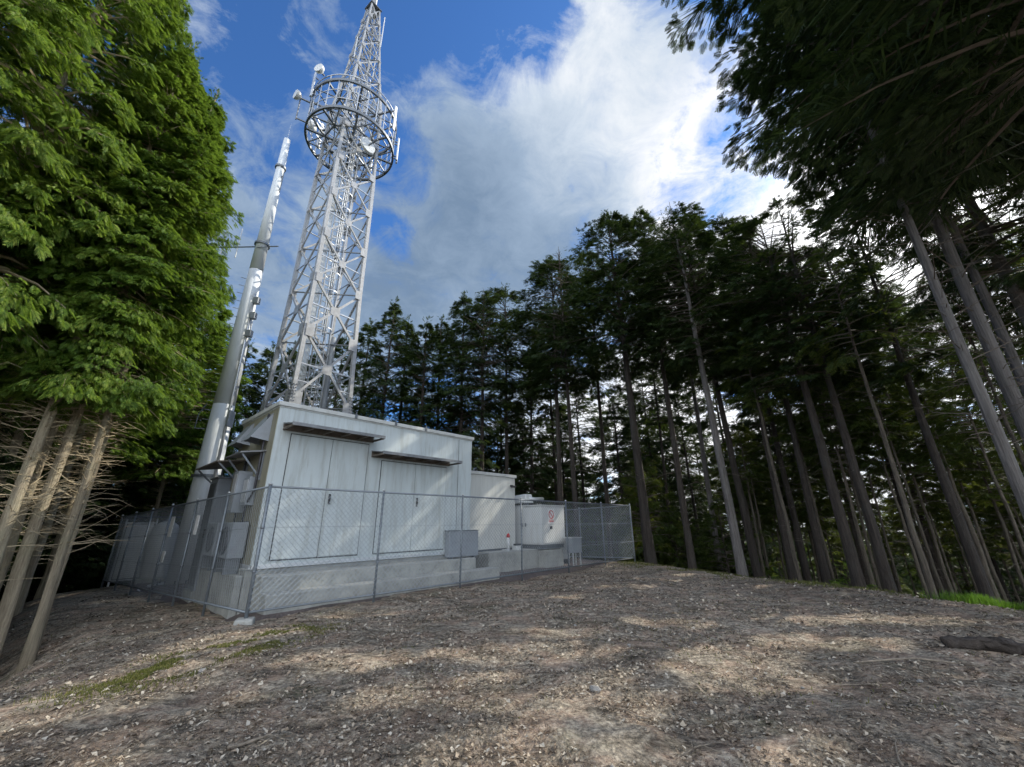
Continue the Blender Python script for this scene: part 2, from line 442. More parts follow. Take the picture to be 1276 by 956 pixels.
# wall-hung equipment on the side
for (y0, y1, z0, z1, dep, mt, nm) in ((.55, .95, 1.9, 2.5, .16, 'grey_box', 'junction_box'), (1.0, 1.35, 1.75, 2.65, .28, 'grey_box', 'meter_box')):
    b = MB(); b.box(-dep-.012, y0, z0, -.012, y1, z1); o = b.build(nm, M[mt], sh, .01)
    b = MB(); b.box(-dep-.02, y0+.05, z0+.06, -dep-.0135, y1-.05, z1-.06); b.build('lid', M['galv'], o)
b = MB(); b.tube([(-.08, .42, 3.9), (-.08, .42, 2.2), (-.14, .6, 1.9), (-.14, .6, .9)], .025, 8)
b.tube([(-.07, 1.5, 3.2), (-.07, 1.5, .9)], .02, 8); b.build('conduit', M['black_cable'], sh, smooth=True)
b = MB()
for i in range(8): b.box(-.03, .62, 1.2+i*.05, -.012, 1.4, 1.225+i*.05)
b.build('louver', M['galv_dark'], sh)

# concrete foundations (each a separate block)
def conc(name, u0, v0, z0, u1, v1, z1, label, bev=.02):
    o = MB().box(0, 0, 0, u1-u0, v1-v0, z1-z0).build(name, M['concrete'], None, bev, loc=W(u0, v0, z0), rotz=ANG)
    return tag(o, label, 'concrete block' if 'step' not in name else 'concrete step')
conc('concrete_foundation', .2, 1.22, -.25, 6.05, 3.95, .66, 'grey concrete foundation slab under the large shelter')
st = empty('concrete_step', W(.38, .35, -.15), ANG)
tag(st, 'two tier concrete step running along the front of the large shelter', 'step')
MB().box(0, 0, 0, 6.1, .42, .42).build('lower_tread', M['concrete'], st, .025)
MB().box(0, .424, 0, 5.55, .86, .70).build('upper_tread', M['concrete'], st, .025)
conc('concrete_plinth', .06, 1.25, -.25, .19, 4.2, .55, 'stained concrete plinth at the left end of the large shelter')
conc('concrete_pad', 6.9, 1.25, -.25, 9.9, 3.9, .60, 'long low concrete pad under the generator cabinet and small shelter')
conc('concrete_footing', 9.3, .85, -.2, 10.3, 1.235, .56, 'short concrete footing at the front corner of the generator cabinet')

# air conditioners on the plinth
def ac_unit(loc, label, w=.9, h=.75):
    t = empty('air_conditioner', loc, ANG); tag(t, label, 'air conditioner', 'outdoor air conditioners beside the shelter')
    MB().box(-.29, 0, .05, 0, w, h).build('casing', M['grey_box'], t, .02)
    f = MB().ring((0, 0, 0), .26, .03, .02, 28)
    for r_ in (.06, .12, .19): f.ring((0, 0, 0), r_, .012, .012, 24)
    for k in range(6):
        a = k*math.pi/6; f.bar((-.26*math.cos(a), -.26*math.sin(a), 0), (.26*math.cos(a), .26*math.sin(a), 0), .01)
    o = f.build('fan_grille', M['galv_dark'], t); o.location = (-.303, w*.42, h*.53); o.rotation_euler = (0, math.pi/2, 0)
    for y in (.1, w-.14): MB().box(-.28, y, -.24, -.02, y+.05, .046).build('foot', M['galv_dark'], t)
ac_unit(W(.20, 1.55, .80), 'grey outdoor air conditioner on the plinth, nearer the fence corner')
ac_unit(W(.20, 2.75, .80), 'grey outdoor air conditioner on the plinth, nearer the steel pole')
# tall grey electrical cabinet beyond them
t = empty('electrical_cabinet', W(.55, 4.35, -.1), ANG); tag(t, 'tall grey electrical cabinet under the brown side canopy', 'cabinet')
MB().box(-.5, 0, .1, .3, .75, 2.75).build('casing', M['grey_box'], t, .015)
MB().box(-.53, -.03, 2.752, .33, .78, 2.80).build('top', M['canopy_grey'], t, .01)
d = MB().box(-.515, .04, .2, -.503, .71, 2.65).build('door', M['galv_dark'], t, .004)
MB().box(-.54, .08, 1.3, -.5155, .12, 1.5).build('handle', M['dark'], d)
MB().box(-.55, -.05, -.2, .35, .8, .096).build('plinth', M['concrete'], t)

# ------------------------------------------------------------------ small shelter
s2 = empty('small_shelter', W(6.45, 1.8, 0), ANG); tag(s2, 'small cream shelter cabin between the large shelter and the generator', 'shelter')
MB().box(0, 0, .66, 2.3, 1.9, 3.06).build('wall', M['panel2'], s2, .015)
MB().box(-.05, -.05, 3.062, 2.35, 1.95, 3.17).build('roof', M['trim'], s2, .015)
MB().box(.06, .06, .55, 2.24, 1.84, .655).build('base_channel', M['galv_dark'], s2)
b = MB(); b.box(2.02, -.10, 2.74, 2.10, -.003, 2.80); b.box(1.97, -.2, 2.70, 2.15, -.101, 2.77); b.build('floodlight', M['dark'], s2, .006)
b = MB(); b.tube([(.5, .3, 3.17), (.5, .3, 3.28), (.62, .3, 3.33)], .03, 8); b.build('cable_gland', M['galv_dark'], s2, smooth=True)
# grey box at foot between the shelters
t = empty('cable_box', W(5.05, .93, .5), ANG); tag(t, 'dull grey steel cable box standing at the right end of the large shelter', 'cable box')
MB().box(0, 0, .09, 1.1, .19, .78).build('casing', M['grey_box'], t, .01)
MB().box(-.02, -.02, .782, 1.12, .195, .80).build('lid', M['galv_dark'], t)
for x in (.08, .97): MB().box(x, .02, -.3, x+.06, .16, .088).build('leg', M['galv_dark'], t)

# ------------------------------------------------------------------ generator cabinet
g = empty('generator_cabinet', W(9.2, .95, 0), ANG); tag(g, 'white generator cabinet with a red prohibition sign on its end', 'generator cabinet')
MB().box(0, 0, .74, 1.4, 1.65, 2.05).build('casing', M['cabinet'], g, .02)
MB().box(-.03, -.03, 2.052, 1.43, 1.68, 2.10).build('roof', M['trim'], g, .012)
MB().box(.05, .05, .60, 1.35, 1.6, .737).build('base_frame', M['galv_dark'], g)
for y0, y1 in ((.06, .80), (.83, 1.60)):
    d = MB().box(-.018, y0, .80, -.002, y1, 1.99).build('side_door', M['cabinet'], g, .005)
    MB().box(-.035, (y1-.1 if y0 < .5 else y0+.04), 1.35, -.0185, (y1-.04 if y0 < .5 else y0+.10), 1.47).build('handle', M['galv_dark'], d)
MB().box(.06, -.018, .80, 1.34, -.002, 1.99).build('end_door', M['cabinet'], g, .005)
MB().tube([(.50, -.02, 1.31), (.50, -.07, 1.31)], .055, 14).build('exhaust_port', M['dark'], g, smooth=False)
sg = MB().box(.36, -.025, 1.44, .74, -.019, 1.96).build('warning_sign', M['white'], g)
r_ = MB().ring((0, 0, 0), .135, .032, .004, 36); o = r_.build('prohibition_ring', M['red'], sg); o.location = (.55, -.0285, 1.76); o.rotation_euler = (math.pi/2, 0, 0)
MB().bar((.455, -.029, 1.855), (.645, -.029, 1.665), .028, .003, up=(0, 1, 0)).build('prohibition_bar', M['red'], sg)
b = MB(); b.box(.41, -.028, 1.555, .69, -.0255, 1.58); b.box(.41, -.028, 1.50, .69, -.0255, 1.53); b.build('text_line', M['red'], sg)
# exhaust silencer resting on top
t = empty('exhaust_silencer', W(9.25, 1.75, 2.10), ANG); tag(t, 'pale exhaust silencer box lying on top of the generator cabinet', 'silencer')
b = MB(); b.add([(0, 0, .10), (.5, 0, .10), (.5, 1.2, .10), (0, 1.2, .10), (.08, .02, .42), (.42, .02, .42), (.42, 1.15, .35), (.08, 1.15, .35)],
   [(0, 3, 2, 1), (4, 5, 6, 7), (0, 1, 5, 4), (1, 2, 6, 5), (2, 3, 7, 6), (3, 0, 4, 7)])
b.build('body', M['cabinet'], t, .02)
MB().tube([(.25, -.001, .25), (.6, -.02, .25), (1.05, -.02, .27)], .06, 12).build('outlet_pipe', M['galv'], t, smooth=True)
for y in (.15, 1.0): MB().box(.1, y, 0.002, .4, y+.06, .098).build('foot', M['galv_dark'], t)
# small things on the long pad
t = empty('beacon_post', W(8.0, 1.45, .60), ANG); tag(t, 'short white post with a dark red lamp on the concrete pad', 'beacon')
MB().tube([(0, 0, 0), (0, 0, .42)], .055, 12).build('post', M['cabinet'], t, smooth=True)
MB().tube([(0, 0, .421), (0, 0, .50), (0, 0, .55)], [.06, .055, .02], 12).build('lamp', M['red'], t, smooth=True)
MB().box(-.18, -.08, .002, .0, .12, .05).build('base_plate', M['galv'], t)
t = empty('valve_box', W(8.35, 1.40, .60), ANG); tag(t, 'small white valve box with dark lid on the concrete pad', 'valve box')
MB().box(0, 0, 0.002, .32, .2, .14).build('casing', M['cabinet'], t, .01)
MB().box(.03, .03, .141, .29, .17, .2).build('lid', M['dark'], t, .008)
t = empty('control_box', W(10.25, .38, .02), ANG); tag(t, 'small grey control box on thin legs beside the generator cabinet', 'control box')
MB().box(0, 0, .42, .55, .3, .92).build('casing', M['grey_box'], t, .01)
MB().box(-.02, -.03, .921, .57, .33, .95).build('lid', M['galv'], t)
for x in (.03, .48):
    for y in (.03, .23): MB().box(x, y, -.1, x+.04, y+.04, .418).build('leg', M['galv'], t)
t = empty('drain_tank', W(10.75, 1.3, .0), ANG); tag(t, 'pale grey steel tank standing right of the generator cabinet', 'tank')
MB().box(0, 0, .15, .6, .55, .88).build('body', M['galv'], t, .03)
for x in (.04, .5): MB().box(x, .05, 0-.05, x+.06, .5, .148).build('leg', M['galv_dark'], t)

# ------------------------------------------------------------------ chain-link fences
def chain_mesh(L, h, z_a, z_b, pitch=.105, wr=.0036):
    """Diagonal wires of one run; local x along, z up; ground line falls from z_a to z_b."""
    vs = []; fs = []
    def wire(x0, z0, x1, z1):
        if x1-x0 < 1e-3: return
        s0 = z_a+(z_b-z_a)*x0/L; s1 = z_a+(z_b-z_a)*x1/L
        a = Vector((x0, 0, z0+s0)); b_ = Vector((x1, 0, z1+s1)); d = (b_-a).normalized()
        p = d.cross(Vector((0, 1, 0))); y = Vector((0, 1, 0)); o = len(vs)
        for q in (a, b_):
            vs.append(q+p*wr); vs.append(q-p*wr*.5+y*wr*.87); vs.append(q-p*wr*.5-y*wr*.87)
        fs.extend([(o, o+1, o+4, o+3), (o+1, o+2, o+5, o+4), (o+2, o, o+3, o+5)])
    k = -h
    while k < L:
        xa = max(k, 0); xb = min(k+h, L)
        wire(xa, xa-k, xb, xb-k)
        wire(xa, h-(xa-k), xb, h-(xb-k))
        k += pitch
    m = MB(); m.add(vs, fs); return m
def fence(P0, P1, z0, z1, n, label, h=2.2, ends=(True, True), pitch=.105, brace=False):
    d = Vector((P1[0]-P0[0], P1[1]-P0[1])); L = d.length; ang = math.atan2(d.y, d.x)
    t = empty('chain_link_fence', (P0[0], P0[1], 0), ang); tag(t, label, 'fence', 'chain-link fences around the compound')
    zz = lambda x: z0+(z1-z0)*x/L
    for i in range(n+1):
        if (i == 0 and not ends[0]) or (i == n and not ends[1]): continue
        x = L*i/n; r = .031 if i in (0, n) else .025
        b = MB(); b.tube([(x, .0, zz(x)-.4), (x, .0, zz(x)+h+.01)], r, 12)
        p = b.build('post', M['post'], t, smooth=True)
        c = MB(); c.tube([(x, 0, zz(x)+h+.01), (x, 0, zz(x)+h+.03), (x, 0, zz(x)+h+.045)], [r+.006, r+.004, .008], 12); c.build('cap', M['galv'], p, smooth=True)
        c = MB()
        for hz_ in (.72, 1.45): c.tube([(x, 0, zz(x)+hz_-.02), (x, 0, zz(x)+hz_+.02)], r+.008, 12)
        c.build('clamp', M['galv_dark'], p, smooth=True)
    MB().tube([(0, -.0, z0+h-.03), (L, -.0, z1+h-.03)], .021, 10).build('top_rail', M['post'], t, smooth=True)
    MB().tube([(0, -.0, z0+.09), (L, -.0, z1+.09)], .020, 10).build('bottom_rail', M['post'], t, smooth=True)
    for hz_ in (.72, 1.45): MB().tube([(0, -.032, z0+hz_), (L, -.032, z1+hz_)], .0045, 6).build('tension_wire', M['wire'], t)
    o = chain_mesh(L, h-.16, z0+.11, z1+.11, pitch).build('wire_mesh', M['wire'], t); o.location = (0, -.034, 0)
    return t
ptF = W(LF, 0); ptB = W(LF, 13); ptBL = (E0[0], E0[1])
zE = -.36
ff = fence(C0, (ptF.x, ptF.y), 0.0, -.02, 6, 'galvanised chain-link fence run facing the clearing in front of the shelters')
fl = fence((C0[0]+FD[0]*.01, C0[1]+FD[1]*.01), E0, 0.0, zE, 6, 'galvanised chain-link fence run along the bank on the left of the compound', ends=(False, True))
fence((ptF.x, ptF.y), (ptB.x, ptB.y), -.02, -.42, 5, 'galvanised chain-link fence run on the far right behind the generator', ends=(False, True), pitch=.12)
fence(ptBL, (ptB.x, ptB.y), zE, -.42, 7, 'galvanised chain-link fence run at the back of the compound behind the tower', ends=(False, False), pitch=.13)
o = MB().box(-.14, -.14, -.15, .14, .14, .05).build('post_footing', M['concrete'], None, .03, loc=(C0[0], C0[1]-.02, gz(*C0)+.03), rotz=.4); tag(o, 'small concrete footing at the base of the near corner fence post', 'footing')
# plates wired on the left fence and a white gate board
def plate(s, z, w, h, label, off=.06):
    p = (C0[0]+FD[0]*s+FN[0]*off, C0[1]+FD[1]*s+FN[1]*off)
    o = MB().box(-w/2, -.004, 0, w/2, .004, h).build('sign_plate', M['white'], None, .002, loc=(p[0], p[1], zE*s/_fl+z), rotz=math.atan2(FD[1], FD[0]))
    tag(o, label, 'sign', 'white plates wired on the left fence')
plate(5.55, 1.38, .30, .50, 'tall blank white plate on the left fence, nearer the far end', .05)
plate(3.55, 1.40, .22, .42, 'narrow blank white plate on the left fence, nearer the shelter', .05)
plate(5.62, .78, .26, .26, 'small square white plate low on the left fence', .05)

def gate_board():
    t = empty('gate_screen', (E0[0]+.12, E0[1]+.02, zE-.05), ANG); tag(t, 'white sheeted gate screen at the far left corner of the compound', 'gate')
    b = MB(); b.box(.1, -.02, .15, .85, .0, 1.95); b.build('sheet', M['cabinet'], t, .004)
    b = MB()
    for x in (.05, .9): b.tube([(x, 0, -.3), (x, 0, 2.15)], .03, 10)
    b.bar((.05, 0, 2.0), (.9, 0, 2.0), .04); b.bar((.05, 0, .1), (.9, 0, .1), .04)
    b.build('frame', M['galv'], t)
gate_board()
t = empty('storage_tank', (E0[0]+1.25, E0[1]+.55, zE), .4); tag(t, 'white round-topped storage tank inside the far left corner of the fence', 'tank')
b = MB(); b.tube([(0, 0, .1), (0, 0, .18), (0, 0, 1.6), (0, 0, 1.85), (0, 0, 1.98), (0, 0, 2.03)], [.38, .42, .42, .36, .2, .05], 28); b.build('body', M['cabinet'], t, smooth=True)
MB().tube([(0, 0, 2.0), (0, 0, 2.10)], .12, 16).build('lid', M['grey_box'], t)
MB().box(-.45, -.45, -.1, .45, .45, .098).build('base', M['concrete'], t)

# ------------------------------------------------------------------ steel monopole
PX, PY = -10.98, 14.6
t = empty('steel_monopole', (PX, PY, -.4), 0); tag(t, 'tall tapered galvanised steel pole with antennas left of the lattice tower', 'pole')
H = 19.8
rr = lambda z: .44-(.44-.15)*z/H
segs = [(0, 6.2), (6.2, 12.2), (12.2, H)]
for i, (a, c) in enumerate(segs):
    b = MB(); d_ = .012*i
    b.tube([(0, 0, a+(.0 if i == 0 else -.35)), (0, 0, c)], [rr(a)+.006-d_*.2, rr(c)-d_*.2], 40); b.build('shaft', M['pole'], t, smooth=True)
MB().ring((0, 0, .05), .62, .5, .1, 36).build('base_flange', M['galv'], t)
for k in range(16):
    b = MB(); a = k*math.pi/8; b.tube([(math.cos(a)*.72, math.sin(a)*.72, .1), (math.cos(a)*.72, math.sin(a)*.72, .24)], .025, 6); b.build('anchor_bolt', M['galv_dark'], t)
MB().tube([(0, 0, -.2), (0, 0, .0)], [1.1, 1.1], 24).build('footing', M['concrete'], t)
for z, r1 in ((3.55, .45), (18.0, .21), (13.55, .275)):
    MB().ring((0, 0, z), r1, .05, .09, 30).build('band', M['galv_dark'], t)
MB().tube([(0, 0, H), (0, 0, H+.05), (0, 0, H+1.1)], [.014, .008, .004], 8).build('lightning_rod', M['galv'], t)
# cross arm (towards the left) with two whips
ad = Vector((-math.cos(.10), -math.sin(.10)*-1, 0)); 
a0 = Vector((.75, -.05, 13.45)); a1 = Vector((-2.35, .25, 13.65))
b = MB(); b.tube([a0, a1], .028, 8); b.tube([(.0, -.3, 13.2), a0], .016, 6); b.build('cross_arm', M['galv_dark'], t)
for f_ in (.62, .86):
    p = a0.lerp(a1, f_); b = MB(); b.tube([p+Vector((0, 0, -.55)), p+Vector((0, 0, 1.0))], [.022, .012], 8); b.build('whip_antenna', M['antenna'], t)
# side cable run with small clamps and boxes on the right side
b = MB()
b.tube([(.45, -.22, .6), (.38, -.2, 7.4), (.31, -.18, 11.0)], .05, 8); b.build('cable_run', M['galv'], t, smooth=True)
for z in (9.1, 9.9, 10.6):
    b = MB(); b.box(.36, -.3, z-.12, .58, -.12, z+.16); b.bar((.2, -.1, z), (.5, -.25, z), .05); b.build('antenna_box', M['grey_box'], t, .01)
b = MB(); b.tube([(.3, -.12, 16.4), (.3, -.12, 17.6)], .022, 8); b.bar((0.1, 0, 16.6), (.3, -.12, 16.6), .03); b.bar((0.1, 0, 17.4), (.3, -.12, 17.4), .03); b.build('dipole', M['galv_dark'], t)
b = MB()
for i in range(18):
    z_ = 5.6+i*.36; q_ = rr(z_); b.bar((-q_*.78, -q_*.6, z_), (-q_*.78-.16, -q_*.6-.12, z_), .018)
b.build('step_bolts', M['galv_dark'], t)
b = MB(); b.bar((-.35, -.2, 5.25), (-.62, -.36, 5.25), .03); b.tube([(-.62, -.36, 5.25), (-.60, -.35, 5.8), (-.45, -.28, 6.2)], .018, 6); b.build('climb_guard', M['galv_dark'], t)
# tag plate
b = MB(); b.box(.53, -.42, 5.3, .60, -.12, 5.9); b.build('cable_cabinet', M['grey_box'], t, .01)

# ------------------------------------------------------------------ lattice tower
TX, TY = -9.08, 17.0
TR = rad(90-37)
tw = empty('lattice_tower', (TX, TY, -.3), TR); tag(tw, 'tall white galvanised lattice communications tower with a ring platform near its top', 'tower')
prof = [(0, 3.15), (6, 2.55), (9.6, 2.36), (12.4, 2.24), (18, 2.16), (24.8, 1.98), (27.4, 1.52), (34.4, .55)]
def half(z):
    for (a, sa), (b_, sb) in zip(prof, prof[1:]):
        if z <= b_: return (sa+(sb-sa)*(z-a)/(b_-a))/2
    return prof[-1][1]/2
SG = [(-1, -1), (1, -1), (1, 1), (-1, 1)]
def cor(i, z): h = half(z); return Vector((SG[i % 4][0]*h, SG[i % 4][1]*h, z))
LV = [0.2, 3.4, 6.6, 9.7, 12.4, 14.9, 17.4, 19.8, 22.2, 24.8, 27.4, 29.4, 31.2, 32.8, 34.3]
for i in range(4):
    b = MB()
    zs = [0]+LV[1:]
    for a, c in zip(zs, zs[1:]):
        w = .20 if a < 6 else .165 if a < 18 else .13 if a < 25 else .095
        b.bar(cor(i, a), cor(i, c), w, w, up=(1, 0, 0))
    lg = b.build('leg', M['galv_white'], tw)
    n0 = Vector((SG[i][0], SG[i][1], 0))
    for z in LV[:-1]:
        s_ = .36 if z < 12 else .28 if z < 24 else .18
        p = cor(i, z); g_ = MB()
        g_.box(p.x-(s_ if SG[i][0] > 0 else -.0), p.y+SG[i][1]*.105-.008, z-s_*.8, p.x+(s_ if SG[i][0] < 0 else 0), p.y+SG[i][1]*.105+.008, z+s_*.8)
        g_.box(p.x+SG[i][0]*.105-.008, p.y-(s_ if SG[i][1] > 0 else 0), z-s_*.8, p.x+SG[i][0]*.105+.008, p.y+(s_ if SG[i][1] < 0 else 0), z+s_*.8)
        g_.build('gusset', M['galv_white'], lg)
    bt = MB()
    for z in [0.4+.14*k for k in range(22)]+[5.9+.14*k for k in range(10)]:
        p = cor(i, z)
        for sx in (-.05, .05):
            bt.box(p.x+sx-.02, p.y+SG[i][1]*.10-.03, z-.02, p.x+sx+.02, p.y+SG[i][1]*.10+.03, z+.02)
            bt.box(p.x+SG[i][0]*.10-.03, p.y+sx-.02, z-.02, p.x+SG[i][0]*.10+.03, p.y+sx+.02, z+.02)
    bt.build('bolts', M['galv_dark'], lg)
for i in range(4):
    b = MB(); s_ = MB()
    j = (i+1) % 4
    for a, c in zip(LV, LV[1:]):
        w = .10 if a < 12 else .08 if a < 25 else .055
        A0, A1, B0, B1 = cor(i, a), cor(i, c), cor(j, a), cor(j, c)
        up = (A0+B0); up.z = 0
        mid = (A0+A1+B0+B1)/4
        b.bar(A0, B1, w, w*.8, up=up); b.bar(B0, A1, w*.98, w*.78, up=up)
        zc = (a+c)/2
        s_.bar(cor(i, zc), cor(j, zc), w*.6, w*.55, up=up)
        if a > 24: s_.bar(A0, B0, w*.7, w*.6, up=up)
        if c-a > 2.9 or a < 13:
            q = cor(i, a+(c-a)*.25); r2 = cor(j, a+(c-a)*.25)
            s_.bar(q, (A0+mid)/2, w*.5, w*.5, up=up); s_.bar(r2, (B0+mid)/2, w*.5, w*.5, up=up)
        pl = .22 if a < 12 else .17 if a < 24 else .10
        nrm = up.normalized(); tan = Vector((-nrm.y, nrm.x, 0))
        c4 = [mid+nrm*.055+tan*sx*pl+Vector((0, 0, sz*pl)) for sx, sz in ((-1, -.7), (-.7, -1), (.7, -1), (1, -.7), (1, .7), (.7, 1), (-.7, 1), (-1, .7))]
        b.add(c4, [tuple(range(8))])
    br = b.build('cross_bracing', M['galv_white'], tw)
    s_.build('strut', M['galv'], br)
# plan bracing inside
b = MB()
for z in LV[2:-1]:
    b.bar(cor(0, z), cor(2, z), .05); b.bar(cor(1, z)+Vector((0, 0, .06)), cor(3, z)+Vector((0, 0, .06)), .05)
b.build('plan_bracing', M['galv_dark'], tw)
# central ladder cage and cable column
b = MB()
for sx in (-.22, .22): b.bar((sx+.1, .15, 0), (sx+.1, .15, 33), .05)
for k in range(108): b.bar((-.12, .15, .4+k*.3), (.32, .15, .4+k*.3), .025)
b.build('ladder', M['galv_white'], tw)
b = MB()
for k in range(26): b.ring((.1, -.15, 2.5+k*1.0), .36, .02, .05, 16)
for k in range(5):
    a = math.pi*(1.05+.9*k/4); b.bar((.1+.36*math.cos(a), -.15+.36*math.sin(a), 2.5), (.1+.36*math.cos(a), -.15+.36*math.sin(a), 27.5), .025)
b.build('ladder_cage', M['galv'], tw)
b = MB()
for k in range(7): b.tube([(-.52+k*.06, .35, .3), (-.52+k*.06, .35, 25)], .022, 6)
b.build('cable_bundle', M['antenna'], tw)
MB().tube([(.55, -.35, 0), (.55, -.35, 9.4), (.53, -.35, 10.2)], [.12, .12, .09], 14).build('waveguide_duct', M['grey_box'], tw, smooth=True)
for k in range(3):
    b = MB(); b.tube([(.45-.1*k, .4, 10+k*.5), (.45-.1*k, .4, 25)], .035, 8); b.build('feeder', M['galv_dark'], tw)
# ring platforms
def ring_platform(z, R):
    p = MB().ring((0, 0, z), R, .10, .16, 56).build('platform_ring', M['galv_dark'], tw)
    s_ = MB()
    for k in range(8):
        a = k*math.pi/4+.39
        s_.bar((math.cos(a)*.3, math.sin(a)*.3, z-.02), (math.cos(a)*(R-.06), math.sin(a)*(R-.06), z-.02), .09)
    n_ = 8; Rm = 1.35
    for k in range(n_):
        a = k*2*math.pi/n_+.39; c_ = (k+1)*2*math.pi/n_+.39
        s_.bar((math.cos(a)*Rm, math.sin(a)*Rm, z+.02), (math.cos(c_)*Rm, math.sin(c_)*Rm, z+.02), .07)
        m_ = (a+c_)/2
        s_.bar((math.cos(a)*Rm, math.sin(a)*Rm, z+.0), (math.cos(m_)*R, math.sin(m_)*R, z+.0), .05)
        s_.bar((math.cos(c_)*Rm, math.sin(c_)*Rm, z+.0), (math.cos(m_)*R, math.sin(m_)*R, z+.0), .05)
    s_.build('spoke', M['galv_dark'], p)
RR = 2.32
ring_platform(22.1, RR); ring_platform(24.1, RR)
b = MB()
for z in (22.8, 23.4): b.ring((0, 0, z), RR-.02, .03, .03, 56)
for z in (24.5,): b.ring((0, 0, z), RR-.0, .04, .04, 56)
for k in range(28):
    a = k*2*math.pi/28; b.bar((math.cos(a)*RR, math.sin(a)*RR, 22.1), (math.cos(a)*RR, math.sin(a)*RR, 24.5 if k % 2 == 0 else 24.1), .04)
b.build('guard_rail', M['galv'], tw)
# panel antennas around the ring, local direction angles
va = math.atan2(0-TY, 0-TX)-TR        # local angle that faces the camera
def rp(a, R, z): return Vector((math.cos(a)*R, math.sin(a)*R, z))
for da, z0, z1 in ((1.35, 21.8, 23.5), (1.5, 22.0, 23.7), (-1.1, 23.2, 25.0), (.9, 22.8, 24.6), (2.6, 23, 25), (-2.4, 23, 25)):
    a = va+da; R1 = RR+.22
    p = rp(a, R1, 0); m_ = Matrix.Translation((p.x, p.y, 0)) @ Matrix.Rotation(a, 4, 'Z')
    o = MB().box(-.04, -.08, z0, .05, .08, z1, m_).build('panel_antenna', M['galv'], tw, .02)
    k_ = MB().bar(rp(a, RR, z0+.3), rp(a, R1, z0+.3), .05).bar(rp(a, RR, z1-.3), rp(a, R1, z1-.3), .05); k_.build('mount', M['galv_dark'], o)
def dish(a, z, R1, r, face):
    d = MB(); pts = []; rs = []
    for q, w in ((0, .05), (.04, r*.55), (.10, r*.85), (.17, r), (.30, r)): pts.append((q, 0, 0)); rs.append(w)
    d.tube(pts, rs, 24)
    o = d.build('dish_antenna', M['antenna'], tw, smooth=False); p = rp(a, R1, z); o.location = p; o.rotation_euler = (0, 0, face)
    k_ = MB().bar(rp(a, RR, z)-p, (0, 0, 0), .07); m = k_.build('mount', M['galv_dark'], tw); m.location = p
    return o
dish(va-1.50, 23.9, RR+.5, .26, va-1.1)
dish(va-.9, 24.7, RR+.15, .26, va-.7)
dish(va+.55, 21.2, 1.35, .42, va+.5)
dish(va-2.2, 24.2, RR+.2, .35, va-2.2)
b = MB(); b.bar(rp(va-1.5, RR, 22.4), rp(va-1.5, RR+.5, 22.4), .06); b.bar(rp(va-1.5, RR, 23.9), rp(va-1.5, RR+.5, 23.9), .06); b.tube([rp(va-1.5, RR+.5, 22.3), rp(va-1.5, RR+.5, 24.1)], .035, 8); b.build('outrigger', M['galv_dark'], tw)
# top
b = MB(); b.tube([(0, 0, 33.6), (0, 0, 38.5)], [.16, .13], 14); b.build('mast', M['galv_white'], tw, smooth=True)
b = MB(); b.box(-.4, -.4, 34.3, .4, .4, 34.36); b.build('top_plate', M['galv_dark'], tw)
for (x, y, z0, z1) in ((.75, .2, 28.5, 32.5), (-.9, -.5, 28, 29.8), (.5, -.7, 30.5, 33.5)):
    b = MB(); b.tube([(x, y, z0), (x, y, z1)], .03, 8); b.bar((x*.6, y*.6, z0+.3), (x, y, z0+.3), .04); b.bar((x*.4, y*.4, z0+1.2), (x, y, z0+1.2), .04); b.build('whip_antenna', M['antenna'], tw)
for i in range(4):
    h0 = cor(i, 0)
    MB().box(h0.x-.45, h0.y-.45, -.4, h0.x+.45, h0.y+.45, .25).build('footing', M['concrete'], tw, .03)

# ------------------------------------------------------------------ foliage generators
def spray_template(nl, w=.16, spread=.62):
    # first kite is the axis, the rest are side leaflets
    """Flat fern-like spray of unit length along +x: narrow kites both sides of the axis."""
    vs = []; fs = []
    def kite(ox, oy, ang, ln, wd):
        c, s = math.cos(ang), math.sin(ang); o = len(vs)
        for (a, b_) in ((0, 0), (ln*.42, -wd*.5), (ln, 0), (ln*.42, wd*.5)):
            vs.append((ox+a*c-b_*s, oy+a*s+b_*c, -.16*(ox+a*c)**2+.05*math.sin(9*a+3*oy)))
        fs.append((o, o+1, o+2)); fs.append((o, o+2, o+3))
    kite(0, 0, 0, 1, w)
    for k in range(nl):
        t_ = .12+.78*k/max(1, nl-1); ln = spread*(1-t_*.75)*(.85+.3*((k*37) % 10)/10)
        sgn = 1 if k % 2 else -1
        kite(t_*.95, 0, sgn*(.75-.15*t_), ln, w*.95)
    return np.array(vs), np.array(fs)
def place_sprays(pos, dirv, nrm, size, tmpl):
    tv, tf = tmpl
    d = dirv/np.linalg.norm(dirv, axis=1, keepdims=True)
    y = np.cross(nrm, d); y /= np.linalg.norm(y, axis=1, keepdims=True)+1e-9
    z = np.cross(d, y)
    P = pos[:, None, :]+size[:, None, None]*(tv[None, :, 0:1]*d[:, None, :]+tv[None, :, 1:2]*y[:, None, :]+tv[None, :, 2:3]*z[:, None, :])
    n = len(pos); F_ = tf[None]+(np.arange(n)*len(tv))[:, None, None]
    return P.reshape(-1, 3), F_.reshape(-1, 3)
